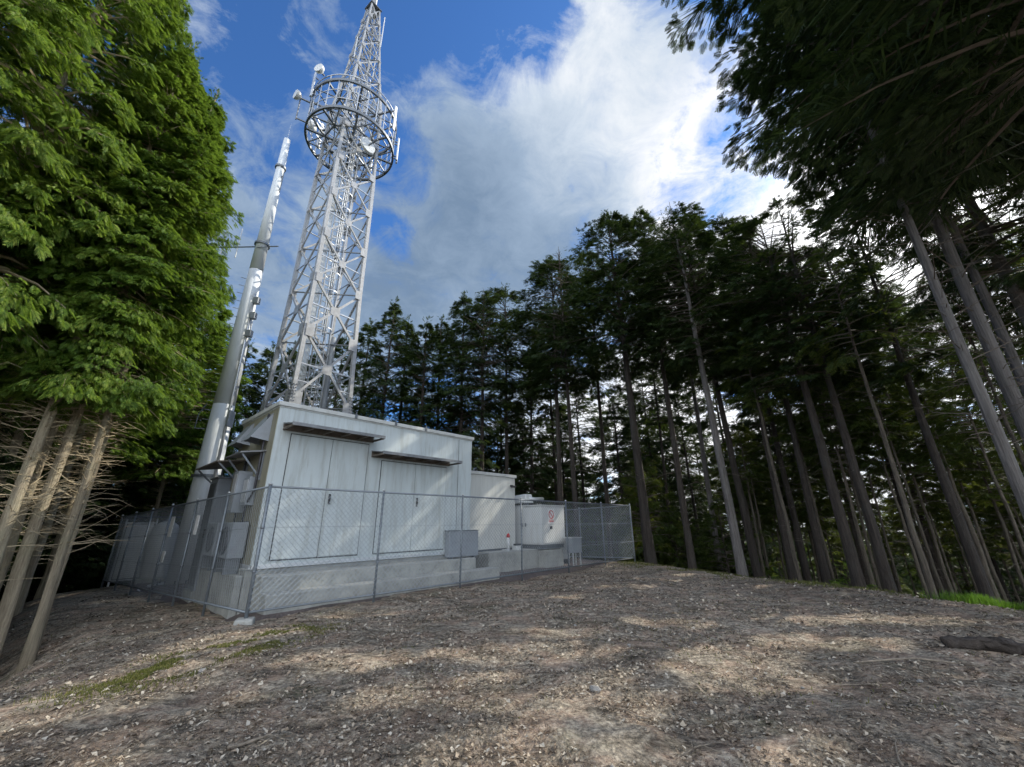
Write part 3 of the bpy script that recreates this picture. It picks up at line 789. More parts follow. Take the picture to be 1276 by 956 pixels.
def crown(seed, h0, h1, rmax, nb, per, size, nl, mat, low=.55, droop=.45, peak=.3, wid=.16, fill=.25, gap=.25, clumps=9, link=False):
    LK = []; rg = np.random.default_rng(seed); P = []; D = []; N = []; S = []; limbs = MB()
    cl = rg.random((clumps, 2))
    for i in range(nb):
        t_ = (i+rg.random())/nb
        pr = (low+(1-low)*min(1, t_/peak)) if t_ < peak else (1-((t_-peak)/(1-peak))**2.1)*.93+.07
        az = rg.random()*2*np.pi
        # clumpiness: skip some sectors
        dd = np.abs(((cl[:, 0]-az/(2*np.pi)+.5) % 1)-.5)*3+np.abs(cl[:, 1]-t_)*5
        if dd.min() < gap and t_ < .93: continue
        Lb = rmax*pr*(.62+.55*rg.random())
        if rg.random() < .10: Lb *= 1.22
        h = h0+(h1-h0)*t_
        rise = .15+.45*t_*rg.random()+.25*t_; dr = droop*(1.0-.45*t_)
        ca, sa = np.cos(az), np.sin(az)
        f = lambda s: np.stack([ca*s*Lb, sa*s*Lb, h+Lb*(rise*s-dr*s*s)], -1)
        s_ = fill+(1-fill)*np.sqrt(rg.random(per))
        s_ = np.clip(s_, 0, 1)
        p = f(s_); lat = (rg.random(per)-.5)*2
        wdt = Lb*.30*np.sin(np.pi*np.clip(s_*.85+.1, 0, 1))+.08
        p = p+np.stack([-sa*lat*wdt, ca*lat*wdt, -np.abs(lat)*wdt*.35+(rg.random(per)-.5)*.22], -1)
        d = np.stack([ca+(-sa)*lat*1.2, sa+ca*lat*1.2, rise-2*dr*s_-.25-.35*rg.random(per)], -1)+rg.normal(0, .28, (per, 3))
        n_ = np.stack([rg.normal(0, .45, per), rg.normal(0, .45, per), np.ones(per)], -1)
        if link:
            pb = f(np.clip(s_-.12, 0, 1)); LK.append((pb, p-pb))
        P.append(p); D.append(d); N.append(n_); S.append(size*(.6+.8*rg.random(per))*(.75+.35*pr))
        pts = f(np.linspace(0, .9, 4)); r0 = .012+.011*Lb
        limbs.tube([tuple(q) for q in pts], [r0, r0*.7, r0*.45, r0*.15], 4, False)
    P = np.concatenate(P); D = np.concatenate(D); N = np.concatenate(N); S = np.concatenate(S)
    # leader tuft
    k = int(per*1.6); zz = rg.random(k)
    P2 = np.stack([rg.normal(0, .10, k), rg.normal(0, .10, k), h1-.7+zz*1.3], -1)
    D2 = np.stack([rg.normal(0, .6, k), rg.normal(0, .6, k), .5+rg.random(k)], -1)
    P = np.concatenate([P, P2]); D = np.concatenate([D, D2]); N = np.concatenate([N, rg.normal(0, 1, (k, 3))]); S = np.concatenate([S, size*(.5+.4*rg.random(k))])
    v, f_ = place_sprays(P, D, N, S, spray_template(nl, wid))
    if link:
        pb = np.concatenate([a for a, b in LK]); dl = np.concatenate([b for a, b in LK]); ln = np.linalg.norm(dl, axis=1)+1e-4
        v2, f2 = place_sprays(pb, dl, rg.normal(0, 1, (len(pb), 3)), ln*1.1, spray_template(0, .03))
        f_ = np.vstack([f_, f2+len(v)]); v = np.vstack([v, v2])
    return np_mesh('crown', v, f_, mat), limbs
def dead_twigs(seed, z0, z1, n, lmax, mb=None, r=.007, r_at=None):
    rg = random.Random(seed); b = mb or MB()
    for i in range(n):
        z = z0+(z1-z0)*rg.random()**.8; az = rg.random()*6.283; L = lmax*(.3+.7*rg.random())
        sag = rg.uniform(-.5, .25); crv = rg.uniform(-.5, .5); pts = []
        snap = rg.random() < .35; up_ = rg.uniform(.05, .5)
        if snap: L *= .45
        for q in (0, .3, .6, 1):
            a = az+crv*q*q+rg.uniform(-.12, .12)*(q > 0); pts.append((math.cos(a)*L*q, math.sin(a)*L*q, z+L*(up_*q+sag*q*q)+rg.uniform(-.06, .06)*L*(q > 0)))
        rk = r*rg.uniform(.6, 1.5)
        b.tube(pts, [rk*1.5, rk*1.15, rk*.8, rk*(.7 if snap else .2)], 3, False)
        for _ in range(rg.choice((0, 1, 2, 3))):
            q = rg.uniform(.35, .9); k = min(2, int(q*3)); p0 = Vector(pts[k]).lerp(Vector(pts[k+1]), .5)
            a = az+rg.choice((-1, 1))*rg.uniform(.4, 1.1); l2 = L*rg.uniform(.15, .4)
            p1 = p0+Vector((math.cos(a)*l2*.5, math.sin(a)*l2*.5, rg.uniform(-.1, .15)*l2)); p2 = p1+Vector((math.cos(a+.3)*l2*.5, math.sin(a+.3)*l2*.5, rg.uniform(-.4, .2)*l2))
            b.tube([p0, p1, p2], [r*.7, r*.5, r*.2], 3, False)
    return b
def trunk_mesh(seed, h, r, mat, n=12, wob=.05):
    rg = random.Random(seed); b = MB(); pts = []; rs = []
    ox = oy = 0.0
    K = 16
    for i in range(K+1):
        t_ = i/K; z = -1.2+(h+1.2)*t_
        pts.append((ox, oy, z)); ox += rg.uniform(-wob, wob)*.6; oy += rg.uniform(-wob, wob)*.6
        fl = 1+.45*math.exp(-max(0, z+.1)/.45)
        rs.append(max(.012, r*fl*(1-t_)**.75*1.03 if t_ < 1 else .012))
    b.tube(pts, rs, n, True)
    me = bpy.data.meshes.new('trunk'); me.from_pydata(b.v, [], b.f); me.update(); me.materials.append(mat)
    for p in me.polygons: p.use_smooth = True
    return me
def mb_mesh(b, name, mat):
    me = bpy.data.meshes.new(name); me.from_pydata(b.v, [], b.f); me.update(); me.materials.append(mat); return me

# kinds: every kind is modelled at nominal height and copied with its own scale and turn
KIND = {}
def add_kind(key, variants): KIND[key] = variants
def make_kind(key, n, H_, r, cr0, rmax, nb, per, size, nl, leaf, bark, twig, seed, tw_n=0, tw_l=1.2, **kw):
    out = []
    for i in range(n):
        c, limbs = crown(seed+i, H_*cr0, H_-.6, rmax*(1+.08*i), nb, per, size, nl, leaf, **kw)
        if tw_n: dead_twigs(seed+50+i, H_*.12, H_*cr0*1.1, tw_n, tw_l, limbs)
        out.append((trunk_mesh(seed+90+i, H_, r, bark), mb_mesh(limbs, 'branches', twig), c))
    KIND[key] = (out, H_)
make_kind('forest', 4, 23, .21, .50, 2.4, 125, 42, .33, 9, M['leaf'], M['bark'], M['twig_dark'], 100, 30, 1.5, low=.6, droop=.40, gap=.27, clumps=13, wid=.10, fill=.25, peak=.38)
make_kind('dense', 3, 20, .20, .25, 2.2, 140, 28, .36, 8, M['leaf'], M['bark'], M['twig_dark'], 200, 14, 1.2, low=.8, droop=.5, gap=.25, peak=.25, wid=.11)
make_kind('side', 3, 18, .105, .355, 1.8, 230, 70, .21, 13, M['leaf_bright'], M['bark_pale'], M['twig_pale'], 300, 120, 1.5, low=.85, droop=.5, gap=.31, peak=.28, wid=.075, clumps=12)
make_kind('near', 2, 24, .24, .36, 3.4, 210, 125, .20, 13, M['leaf'], M['bark_grey'], M['twig_dark'], 400, 50, 1.8, link=True, low=.75, droop=.5, gap=.28, peak=.3, wid=.08, clumps=15)
make_kind('near_thin', 3, 24, .20, .40, 2.9, 120, 60, .28, 12, M['leaf'], M['bark_grey'], M['twig_dark'], 450, 60, 1.8, low=.6, droop=.42, gap=.42, peak=.35, wid=.08, clumps=15)
make_kind('pole', 3, 14, .085, .62, 1.2, 50, 20, .30, 8, M['leaf_under'], M['bark_mid'], M['twig_dark'], 500, 45, .9, low=.6, gap=.3, wid=.10)
make_kind('young', 3, 7, .07, .10, 1.6, 90, 26, .28, 8, M['leaf_under'], M['bark'], M['twig_dark'], 600, 0, .9, low=.9, droop=.35, gap=.35, peak=.3, wid=.10)
ALLP = []
def tree(kind, x, y, H_, label, group=None, cat='tree', dscale=1.0, rz=None, var=None, name=None, wscale=1.0, zoff=0, bark=None):
    vs_, Hn = KIND[kind]; rg = random.Random(int(x*131+y*977)+17)
    tr, br, cr = vs_[rg.randrange(len(vs_)) if var is None else var]
    z = gz(x, y)+zoff
    tilt = (0, 0) if kind.startswith('near') or kind == 'side' else (rg.gauss(0, .012), rg.gauss(0, .012))
    t = empty(name or {'forest': 'cypress_tree', 'dense': 'cypress_tree', 'side': 'cypress_tree', 'near': 'cypress_tree', 'near_thin': 'cypress_tree', 'pole': 'young_cypress_tree', 'young': 'young_cypress_tree'}[kind], (x, y, z), rz if rz is not None else rg.random()*6.28)
    t.rotation_euler = (tilt[0], tilt[1], t.rotation_euler[2])
    tag(t, label, cat, group)
    s_ = H_/Hn
    a = mesh_obj('trunk', tr, t); a.scale = (dscale, dscale, s_)
    a.rotation_euler = (0, 0, 0)
    if bark:
        me = tr.copy(); me.materials[0] = bark; a.data = me
    b_ = mesh_obj('branches', br, t); b_.scale = (wscale, wscale, s_)
    c_ = mesh_obj('crown', cr, t); c_.scale = (wscale, wscale, s_)
    ALLP.append((x, y)); return t

# ------------------------------------------------------------------ named trees: (tan azimuth, Y, top height above eye-level datum, ...)
def on(az, Y): return az*Y, Y
G_R = 'cypress trees of the forest edge on the right'
main = [
 (-.075, 27, 18.6, .9, 'dark cypress whose crown rises just right of the large shelter roof'),
 (-.015, 29, 20.0, .8, 'cypress with rounded dark top above the small cream shelter'),
 (.113, 25, 19.9, .9, 'straight dark cypress rising behind the exhaust silencer'),
 (.150, 23.5, 19.6, .8, 'slim cypress directly right of the one behind the exhaust silencer'),
 (.225, 27, 22.5, .8, 'cypress seen through the right part of the chain-link fence'),
 (.316, 19.8, 19.2, 1.15, 'thick brown-trunked cypress just right of the fence end'),
 (.408, 20.5, 19.8, .85, 'second straight cypress to the right of the fence end'),
 (.470, 24.5, 23.6, .8, 'slim dark cypress left of the pale-trunked one at the crest'),
 (.522, 17.6, 17.9, .9, 'cypress with a pale grey lit trunk at the grassy crest'),
 (.556, 19.5, 18.9, .9, 'dark twin cypress right behind the pale-trunked one'),
 (.632, 19.0, 17.8, .8, 'slender black-trunked cypress beside a thin partner in mid forest edge'),
 (.668, 20.5, 17.6, .8, 'slender cypress, the right one of the mid forest pair'),
 (.706, 17.3, 15.9, .75, 'slim cypress standing over the small bright bush'),
 (.775, 14.8, 14.6, .95, 'stout dark cypress near the crest, left of the knotted thin one'),
 (.846, 14.4, 15.2, .8, 'dark leaning-looking cypress at the crest near the green grass'),
 (.930, 19.0, 16.2, .7, 'thin cypress seen in the gap left of the bright grass tuft'),
 (1.055, 13.2, 14.2, .75, 'dark cypress rising directly behind the bright grass tuft'),
]
for az, Y, H_, ds, lab in main:
    x, y = on(az, Y); z = gz(x, y)
    tree('forest', x, y, H_-z+.2, lab, None, dscale=ds, wscale=1.22 if az < .5 else 1.05, bark=M['bark_grey'] if 'pale' in lab and 'twin' not in lab else None)
near = [
 ((8.72, 7.1), 22, .50, 'near grey-trunked cypress, left of the close group at the right edge'),
 ((9.95, 7.6), 24, .66, 'thickest near grey cypress in the close group at the right edge'),
 ((11.55, 8.5), 23, .55, 'near cypress, rightmost of the close group at the right edge'),
 ((13.4, 9.2), 23, .8, 'dark cypress standing behind the close group at the right edge'),
 ((14.6, 7.2), 23, .8, 'dark cypress closing the canopy above the right edge'),
 ((9.0, 3.9), 23, .85, 'overhanging cypress whose dark boughs fill the upper right corner'),
]
for i, ((x, y), H_, ds, lab) in enumerate(near):
    tree('near' if i >= 3 else 'near_thin', x, y, H_, lab, None, dscale=ds, var=i % 2 if i >= 3 else i, wscale=1.45 if i == 5 else .95)
left = [
 ((-8.1, 7.75), 12.5, .72, 'pale thin-trunked cypress, nearest to the left end of the fence'),
 ((-8.75, 8.35), 14, .78, 'pale cypress half hidden behind the one nearest the fence'),
 ((-8.75, 7.75), 14, 1.0, 'sunlit pale cypress, second trunk from the fence on the left bank'),
 ((-8.65, 7.2), 14.5, 1.0, 'sunlit pale cypress, third trunk from the fence on the left bank'),
 ((-10.9, 8.6), 15.5, .95, 'pale cypress standing behind the left bank trunks'),
 ((-10.1, 7.0), 18, .9, 'pale cypress near the left edge of the view'),
 ((-9.65, 8.2), 15, .9, 'thin pale cypress seen in the gap between the left bank trunks'),
 ((-9.6, 4.4), 18, 1.1, 'close cypress whose dark boughs fill the upper left corner'),
 ((-9.6, 5.9), 19, 1.1, 'pale trunk cut by the left edge of the view'),
 ((-12.3, 10.4), 17, 1.0, 'bright green cypress with foliage down towards the fence'),
 ((-14.0, 12.6), 16, 1.0, 'bright green cypress directly beyond the left fence'),
 ((-16.6, 15.6), 14, 1.0, 'bright green cypress beyond the far left fence corner'),
 ((-16.3, 19.0), 14, 1.0, 'bright green cypress standing left of the steel pole'),
 ((-18.8, 22.5), 14, 1.0, 'green cypress behind the steel pole'),
]
for i, ((x, y), H_, ds, lab) in enumerate(left):
    tree('side', x, y, H_-(gz(x, y) if i > 3 else gz(x, y)*.6), lab, None, dscale=ds, wscale=1.25 if i > 8 else .70 if i < 4 else .85, var=i % 3)

# tree rows behind the compound and fill
def far_enough(x, y, d): return all((x-a)**2+(y-b)**2 > d*d for a, b in ALLP)
rg = random.Random(5)
BEAMS = [(-8.3, 7.7, 4), (-8.3, 7.7, 7), (-8.3, 7.7, 10), (-12, 10.4, 5), (-12, 10.4, 9), (-14, 12.6, 6), (-16, 17, 6), (-4.2, 10, 1.5), (-3.2, 10.8, 2.6), (-1.8, 12.3, 2.2), (0, 14, 2),
         (1.2, 4.2, 0), (2.0, 4.4, 0), (.3, 3.3, 0), (5.8, 8.6, 0), (3.6, 6.8, 0), (-3.9, 6.0, 0), (-.3, 7.5, 0), (4.2, 12, 0), (1.4, 2.6, 0), (2.6, 9.5, 0)]
def shades(x, y, top, frac, rad_=1.7):
    z0 = gz(x, y); sx, sy, te = math.sin(SUN_AZ), math.cos(SUN_AZ), math.tan(SUN_EL)
    for bx, by, bz in BEAMS:
        al = (x-bx)*sx+(y-by)*sy
        if al < 0: continue
        off = abs((x-bx)*sy-(y-by)*sx); zr = bz+al*te
        if off < rad_ and z0+top*frac < zr < z0+top-1.0: return True
    return False
def az_of(x, y): return x/y if y > 0 else 99
cnt = 0
for k in range(9000):                      # forest right and centre
    y = rg.uniform(12, 62); az = rg.uniform(.02, 1.7); x = az*y
    if x > 70: continue
    sr = (x-10.3)*.91+(y-8.8)*.414
    if sr < 3.2 or not far_enough(x, y, 3.0 if sr < 20 else 3.9): continue
    if abs(az-.0) < .02: continue
    # clear lanes that let the low sun reach the clearing
    hb = rg.uniform(17, 23)
    lane = (x*math.cos(SUN_AZ)-y*math.sin(SUN_AZ))
    if sr < 34 and (abs(((lane+1.3) % 8.0)-4.0) < .6): continue
    kd = 'forest' if rg.random() < .8 else 'dense'
    if shades(x, y, hb, .48): continue
    if sr > 30: kd = rg.choice(('dense', 'forest'))
    if kd == 'dense': hb *= .75
    tree(kd, x, y, hb, 'dark cypress among many in the depth of the forest on the right', 'cypress trees deep in the forest on the right', dscale=rg.uniform(.6, .95))
    cnt += 1
    if cnt >= 74: break
cnt2 = 0
for k in range(3000):                      # thin pale poles in the right forest
    y = rg.uniform(10, 34); az = rg.uniform(.5, 1.55); x = az*y
    sr = (x-10.3)*.91+(y-8.8)*.414
    if sr < 2.6 or sr > 22 or not far_enough(x, y, 1.5): continue
    tree('pole', x, y, rg.uniform(9, 13), 'thin pale-stemmed young cypress in the right forest', 'thin young cypresses in the right forest', dscale=rg.uniform(.7, 1.2))
    cnt2 += 1
    if cnt2 >= 70: break
cnt3 = 0
for k in range(3000):                      # low young growth
    y = rg.uniform(14, 44); az = rg.uniform(.05, 1.3); x = az*y
    sr = (x-10.3)*.91+(y-8.8)*.414
    if sr < 3.5 or not far_enough(x, y, 1.6): continue
    tree('young', x, y, rg.uniform(3.5, 8.5), 'low bushy young cypress under the forest on the right', 'bushy young cypresses under the right forest')
    cnt3 += 1
    if cnt3 >= 60: break
cnt4 = 0
back = [(-.86, 27, 13.5), (-.77, 25, 13.2), (-.70, 27, 14.5), (-.645, 30, 15.5), (-.585, 29, 15), (-.52, 31, 15.5), (-.46, 30, 16.5), (-.405, 28.5, 17), (-.345, 27.5, 18.3), (-.29, 29, 17.5), (-.235, 27.5, 16.5), (-.185, 29, 17.5), (-.13, 28, 19)]
for i, (az, Y, top) in enumerate(back):
    x = az*Y; z = gz(x, Y)
    tree('dense', x, Y, top-z, ('cypress in the tree row behind the lattice tower' if az < -.45 else 'cypress in the tree row behind the large shelter roof'), 'cypress row behind the compound' if az < -.45 else 'cypress row behind the shelter', wscale=1.15)
for k in range(4000):                      # behind the compound
    y = rg.uniform(31, 58); az = rg.uniform(-1.1, .1); x = az*y
    if not far_enough(x, y, 3.3): continue
    tree('dense', x, y, rg.uniform(15, 19), 'dark cypress in the forest behind the compound', 'cypress trees in the forest behind the compound', wscale=1.2)
    cnt4 += 1
    if cnt4 >= 48: break
cnt7 = 0
for k in range(6000):                      # dark growth close below the left bank
    x = rg.uniform(-30, -10.5); y = rg.uniform(5, 26)
    rx, ry = x-C0[0], y-C0[1]; dB = rx*FN[0]+ry*FN[1]; vv = rx*V[0]+ry*V[1]
    if not ((dB > 3.0 and x/y < -.98) or (vv > 15.5 and x/y < -.8)) or x/y < -1.75 or not far_enough(x, y, 1.9): continue
    if shades(x, y, 9, .0): continue
    tree('dense', x, y, rg.uniform(9, 13)-gz(x, y)*.7, 'dark cypress crowding the foot of the left bank', 'dark cypresses below the left bank', dscale=.7, wscale=1.0)
    cnt7 += 1
    if cnt7 >= 34: break
cnt5 = 0
for k in range(4000):                      # left slope
    x = rg.uniform(-34, -11); y = rg.uniform(1, 32)
    rx, ry = x-C0[0], y-C0[1]; dB = rx*FN[0]+ry*FN[1]
    if dB < 4.5 or x/y > -.85 or not far_enough(x, y, 2.5): continue
    tree('dense' if x < -17 or rg.random() < .5 else 'side', x, y, rg.uniform(15, 18), 'shaded cypress on the slope falling away on the left', 'cypress trees on the left slope', dscale=.8, wscale=1.1)
    cnt5 += 1
    if cnt5 >= 56: break

cnt6 = 0
for k in range(3000):
    y = rg.uniform(30, 50); az = rg.uniform(-.06, .42); x = az*y
    if not far_enough(x, y, 2.6): continue
    tree('dense', x, y, rg.uniform(14, 18), 'dark cypress in the shade behind the generator and fence end', 'cypress trees behind the generator', dscale=.9, wscale=1.1)
    cnt6 += 1
    if cnt6 >= 19: break
# far wooded hills: one uncountable mass of crowns
def far_wood():
    rn = np.random.default_rng(77); n = 2600
    r = 62*np.power(330/62, rn.random(n)); a = rn.uniform(-1.5, 1.5, n); x = np.sin(a)*r; y = np.cos(a)*r; z = ground_z(x, y)
    h = rn.uniform(12, 19, n); m = 70
    q = rn.random((n, m)); th = rn.random((n, m))*6.283; rad2 = 2.9*(1-q**1.4)*np.sqrt(rn.random((n, m)))+.1
    c = np.stack([x[:, None]+np.cos(th)*rad2, y[:, None]+np.sin(th)*rad2, z[:, None]+h[:, None]*(.15+.85*q)], -1).reshape(-1, 3)
    k = len(c); d = np.stack([np.cos(th).ravel(), np.sin(th).ravel(), rn.uniform(-.9, .1, k)], -1); e = np.cross(d, rn.normal(0, 1, (k, 3))); e /= np.linalg.norm(e, axis=1, keepdims=True)
    sz = rn.uniform(.7, 1.5, k)[:, None]
    V_ = np.stack([c-d*sz*.4+e*sz*.35, c-d*sz*.4-e*sz*.35, c+d*sz], 1).reshape(-1, 3); F_ = np.arange(3*k).reshape(-1, 3)
    tag(mesh_obj('distant_forest', np_mesh('distant_forest', V_, F_, M['leaf'])), 'distant wooded hillside seen between the trunks', 'forest', kind='stuff')
far_wood()
# openings in the canopy where the low sun comes through onto the clearing
OPEN = []
for i_, (x, y) in enumerate([(-1.94, 5.35), (-1.51, 5.45), (-.81, 4.36), (-.30, 4.29), (.13, 4.34), (.55, 4.19), (-.49, 5.64), (-.26, 4.84), (.56, 6.52), (1.09, 9.37), (2.70, 10.7), (5.31, 13.84), (2.38, 7.13),
    (2.02, 5.27), (2.62, 5.55), (2.10, 4.78), (2.48, 4.89), (.96, 4.15), (4.80, 7.36), (3.46, 6.22), (6.16, 7.43), (6.67, 7.41), (7.05, 7.28), (1.95, 3.38), (-.01, 3.37), (-4.15, 5.83), (-4.05, 5.24),
    (-4.15, 6.34), (-4.10, 6.76), (-4.13, 4.26), (-4.05, 4.46), (-2.59, 8.53), (-2.97, 8.32), (.86, 3.40), (4.36, 6.0), (4.17, 7.39), (.58, 5.70), (.79, 4.71), (1.5, 2.2), (-1.3, 2.6), (2.6, 2.7), (5.9, 7.6), (4.0, 12.5), (6.2, 11.4)]):
    OPEN.append((x, y, gz(x, y), .10+.05*((i_*7) % 5)/4+(.08 if 13 <= i_ <= 16 or 20 <= i_ <= 22 else .12 if 25 <= i_ <= 30 else 0)))
for q_ in list(OPEN)[::2]: OPEN.append((q_[0]+.42, q_[1]-.06, q_[2], q_[3]*.8)); OPEN.append((q_[0]-.40, q_[1]+.08, q_[2], q_[3]*.7))
for u, z, r in ((.6, 1.1, .14), (1.2, 1.3, .16), (1.9, 1.0, .13), (2.3, 2.3, .09), (3.8, 1.3, .10), (1.0, 3.1, .08), (2.7, 2.75, .10), (4.7, 3.4, .07), (3.0, 1.9, .08), (4.9, 2.6, .07), (.7, 2.0, .08), (3.4, 3.6, .07), (4.3, .95, .08), (5.4, 3.5, .06)):
    p = W(u, 1.15, z); OPEN.append((p.x, p.y, p.z, r))
for u, v, z, r in ((1.6, .5, .45, .16), (2.4, .5, .4, .14), (3.6, .5, .35, .10), (7.6, 1.8, 2.4, .14), (7.3, 1.8, 1.6, .12), (8.2, 1.8, 2.8, .10), (10.3, .9, 1.5, .14), (4.9, .5, .3, .1)):
    p = W(u, v, z); OPEN.append((p.x, p.y, p.z, r))
for x, y, z, r in ((-8.3, 7.7, 2.2, .35), (-8.3, 7.7, 3.6, .45), (-8.6, 7.4, 4.6, .45), (-8.9, 8.2, 3.0, .4), (-8.2, 7.5, 6, .5), (-8.2, 7.7, 7.8, .5), (-8.4, 7.5, 9.8, .5), (-9.4, 8.0, 5.2, .4), (-11.6, 10.2, 4.2, .5), (-11.8, 10.5, 6.2, .5),
    (-13.2, 12.4, 3.6, .5), (-13.4, 12.4, 6, .5), (-15.6, 15.5, 4, .5), (-15.6, 15.5, 7, .5), (-10.5, 14.6, 4, .5), (-10.7, 14.6, 9, .5), (-8.4, 16, 9, .5), (-8, 16, 6.5, .5), (-8.6, 4.7, 9, .5), (-9.2, 6.0, 7, .5), (-13.3, 14, .3, .3), (-11.2, 10.8, 2.6, .6), (-11.3, 10.2, 7.8, .6), (-12.9, 12.6, 2.2, .6), (-12.9, 12.8, 4.8, .6), (-13, 12.5, 8, .6), (-15.2, 15.2, 2.5, .6), (-15.0, 15.6, 5.5, .6), (-14.9, 18.4, 4, .6), (-15, 18.6, 7, .6), (10.6, 9.9, .2, .3), (11.4, 9.3, .2, .2), (-7.4, 7.6, 5, .5), (-7.4, 7.5, 8.6, .5), (-7.9, 7.1, 11, .5), (-8.6, 7.0, 2.4, .4), (-8.7, 7.8, 1.6, .4)):
    OPEN.append((x, y, z, r))
def open_canopy():
    OPEN[:] = [(a, b_, c, r+.17 if r < .2 else r+.25) for a, b_, c, r in OPEN]
    sdv = np.array([math.sin(SUN_AZ)*math.cos(SUN_EL), math.cos(SUN_AZ)*math.cos(SUN_EL), math.sin(SUN_EL)]); hs = sdv[:2]/np.linalg.norm(sdv[:2])
    rn = np.random.default_rng(8)
    for o in [q for q in col.objects if q.name.startswith('crown') and q.parent and q.parent.get('category') == 'tree']:
        t = o.parent; tx, ty, tz = t.location
        cand = []
        for bx, by, bz, r in OPEN:
            al = (tx-bx)*hs[0]+(ty-by)*hs[1]; off = abs((tx-bx)*hs[1]-(ty-by)*hs[0])
            if al > 4.5 and off < 6.0*o.scale[0]: cand.append((bx, by, bz, r))
        if not cand: continue
        me = o.data; nv = len(me.vertices); co_ = np.empty(nv*3, np.float32); me.vertices.foreach_get('co', co_)
        loc = co_.reshape(-1, 4, 3); c = loc.mean(1)*np.array(o.scale); wc = c @ np.array(t.rotation_euler.to_matrix()).T
        wx = wc[:, 0]+tx; wy = wc[:, 1]+ty; wz = wc[:, 2]+tz
        keep = np.ones(len(c), bool); jit = .65+.5*rn.random(len(c))
        for bx, by, bz, r in cand:
            d = np.stack([wx-bx, wy-by, wz-bz], -1); al = d @ sdv
            dist2 = (d*d).sum(1)-al*al
            keep &= ~((al > 3) & (dist2 < (r*1.25*jit)**2))
        if keep.all(): continue
        L_ = loc[keep]; n_ = len(L_); base = (np.arange(n_)*4)[:, None, None]
        F_ = (base+np.array([[[0, 1, 2], [0, 2, 3]]])).reshape(-1, 3)
        o.data = np_mesh('crown', L_.reshape(-1, 3), F_, me.materials[0])
open_canopy()
# shrub at the forest edge
t = empty('leafy_shrub', (.72*17.0, 16.2, gz(.72*17, 16.2)-.1), 0); tag(t, 'small bright-leaved shrub lit by the sun at the crest', 'shrub')
c_, lb = crown(777, .1, 1.3, .9, 26, 12, .22, 6, M['grass'], low=.9, droop=.2, gap=.1)
mesh_obj('branches', mb_mesh(lb, 'branches', M['twig_dark']), t); mesh_obj('crown', c_, t)

# ------------------------------------------------------------------ ground cover
def blades(n, xs, ys, hmin, hmax, mat, name, label, wid=.006, lean=.5, zoff=-.01, tris=2):
    rg = np.random.default_rng(len(xs)+n)
    z = ground_z(xs, ys)+zoff
    m = len(xs); h = hmin+(hmax-hmin)*rg.random(m); a = rg.random(m)*6.283; l = lean*h*rg.random(m)
    ca, sa = np.cos(a), np.sin(a); b_ = rg.random(m)*6.283; cb, sb = np.cos(b_)*wid, np.sin(b_)*wid
    p0 = np.stack([xs-cb, ys-sb, z], -1); p1 = np.stack([xs+cb, ys+sb, z], -1)
    q0 = np.stack([xs+ca*l*.3-cb*.7, ys+sa*l*.3-sb*.7, z+h*.6], -1); q1 = np.stack([xs+ca*l*.3+cb*.7, ys+sa*l*.3+sb*.7, z+h*.6], -1)
    tp = np.stack([xs+ca*l, ys+sa*l, z+h], -1)
    V_ = np.stack([p0, p1, q1, q0, tp], 1).reshape(-1, 3); o = (np.arange(m)*5)[:, None]
    F_ = np.concatenate([o+np.array([[0, 1, 2]]), o+np.array([[0, 2, 3]]), o+np.array([[3, 2, 4]])])
    ob = mesh_obj(name, np_mesh(name, V_, F_, mat)); tag(ob, label, 'grass', kind='stuff'); return ob
rg = np.random.default_rng(3)
# bright grass tuft at the right crest
n = 9000
cx = np.concatenate([rg.normal(10.55, .40, n), rg.normal(11.35, .35, n), rg.normal(12.2, .45, n//2)])
cy = np.concatenate([rg.normal(9.95, .22, n), rg.normal(9.3, .22, n), rg.normal(8.7, .25, n//2)])
keep = vnoise(cx*4, cy*4) > -.18+.3*rg.random(len(cx))-.1
blades(0, cx[keep], cy[keep], .06, .30, M['grass'], 'grass_tuft', 'bright green grass mound on the crest at the right', .006)
# sparse greenery along the crest line
n = 20000; t_ = rg.random(n)**.8; cx = 10.2+(4.9-10.2)*t_+rg.normal(0, .6, n)*(.5+t_); cy = 8.9+(17.6-8.9)*t_+rg.normal(0, .6, n)*(.5+t_)
keep = vnoise(cx*1.4, cy*1.4)+.5*vnoise(cx*5, cy*5) > .02+.2*rg.random(n)
blades(1, cx[keep], cy[keep], .02, .10, M['moss'], 'crest_grass', 'sparse short grass along the crest of the clearing', .006)
# mossy strip below the near fence corner
n = 34000; t_ = rg.random(n)**.8; cx = -3.25+(-4.1+3.25)*t_+rg.normal(0, .30, n); cy = 7.15+(4.9-7.15)*t_+rg.normal(0, .26, n)
keep = vnoise(cx*3.4+5, cy*3.4)+.5*vnoise(cx*11, cy*11) > -.10+.2*rg.random(n)
blades(2, cx[keep], cy[keep], .012, .045, M['moss'], 'moss_strip', 'yellow-green moss and short grass strip near the fence corner', .005)
n = 26000; cx = rg.uniform(-9, 10, n); cy = rg.uniform(2.5, 18, n)
keep = (vnoise(cx*.9+31, cy*.9) > .20)
blades(3, cx[keep], cy[keep], .01, .04, M['moss'], 'scattered_moss', 'thin scattered moss on the open ground', .005)

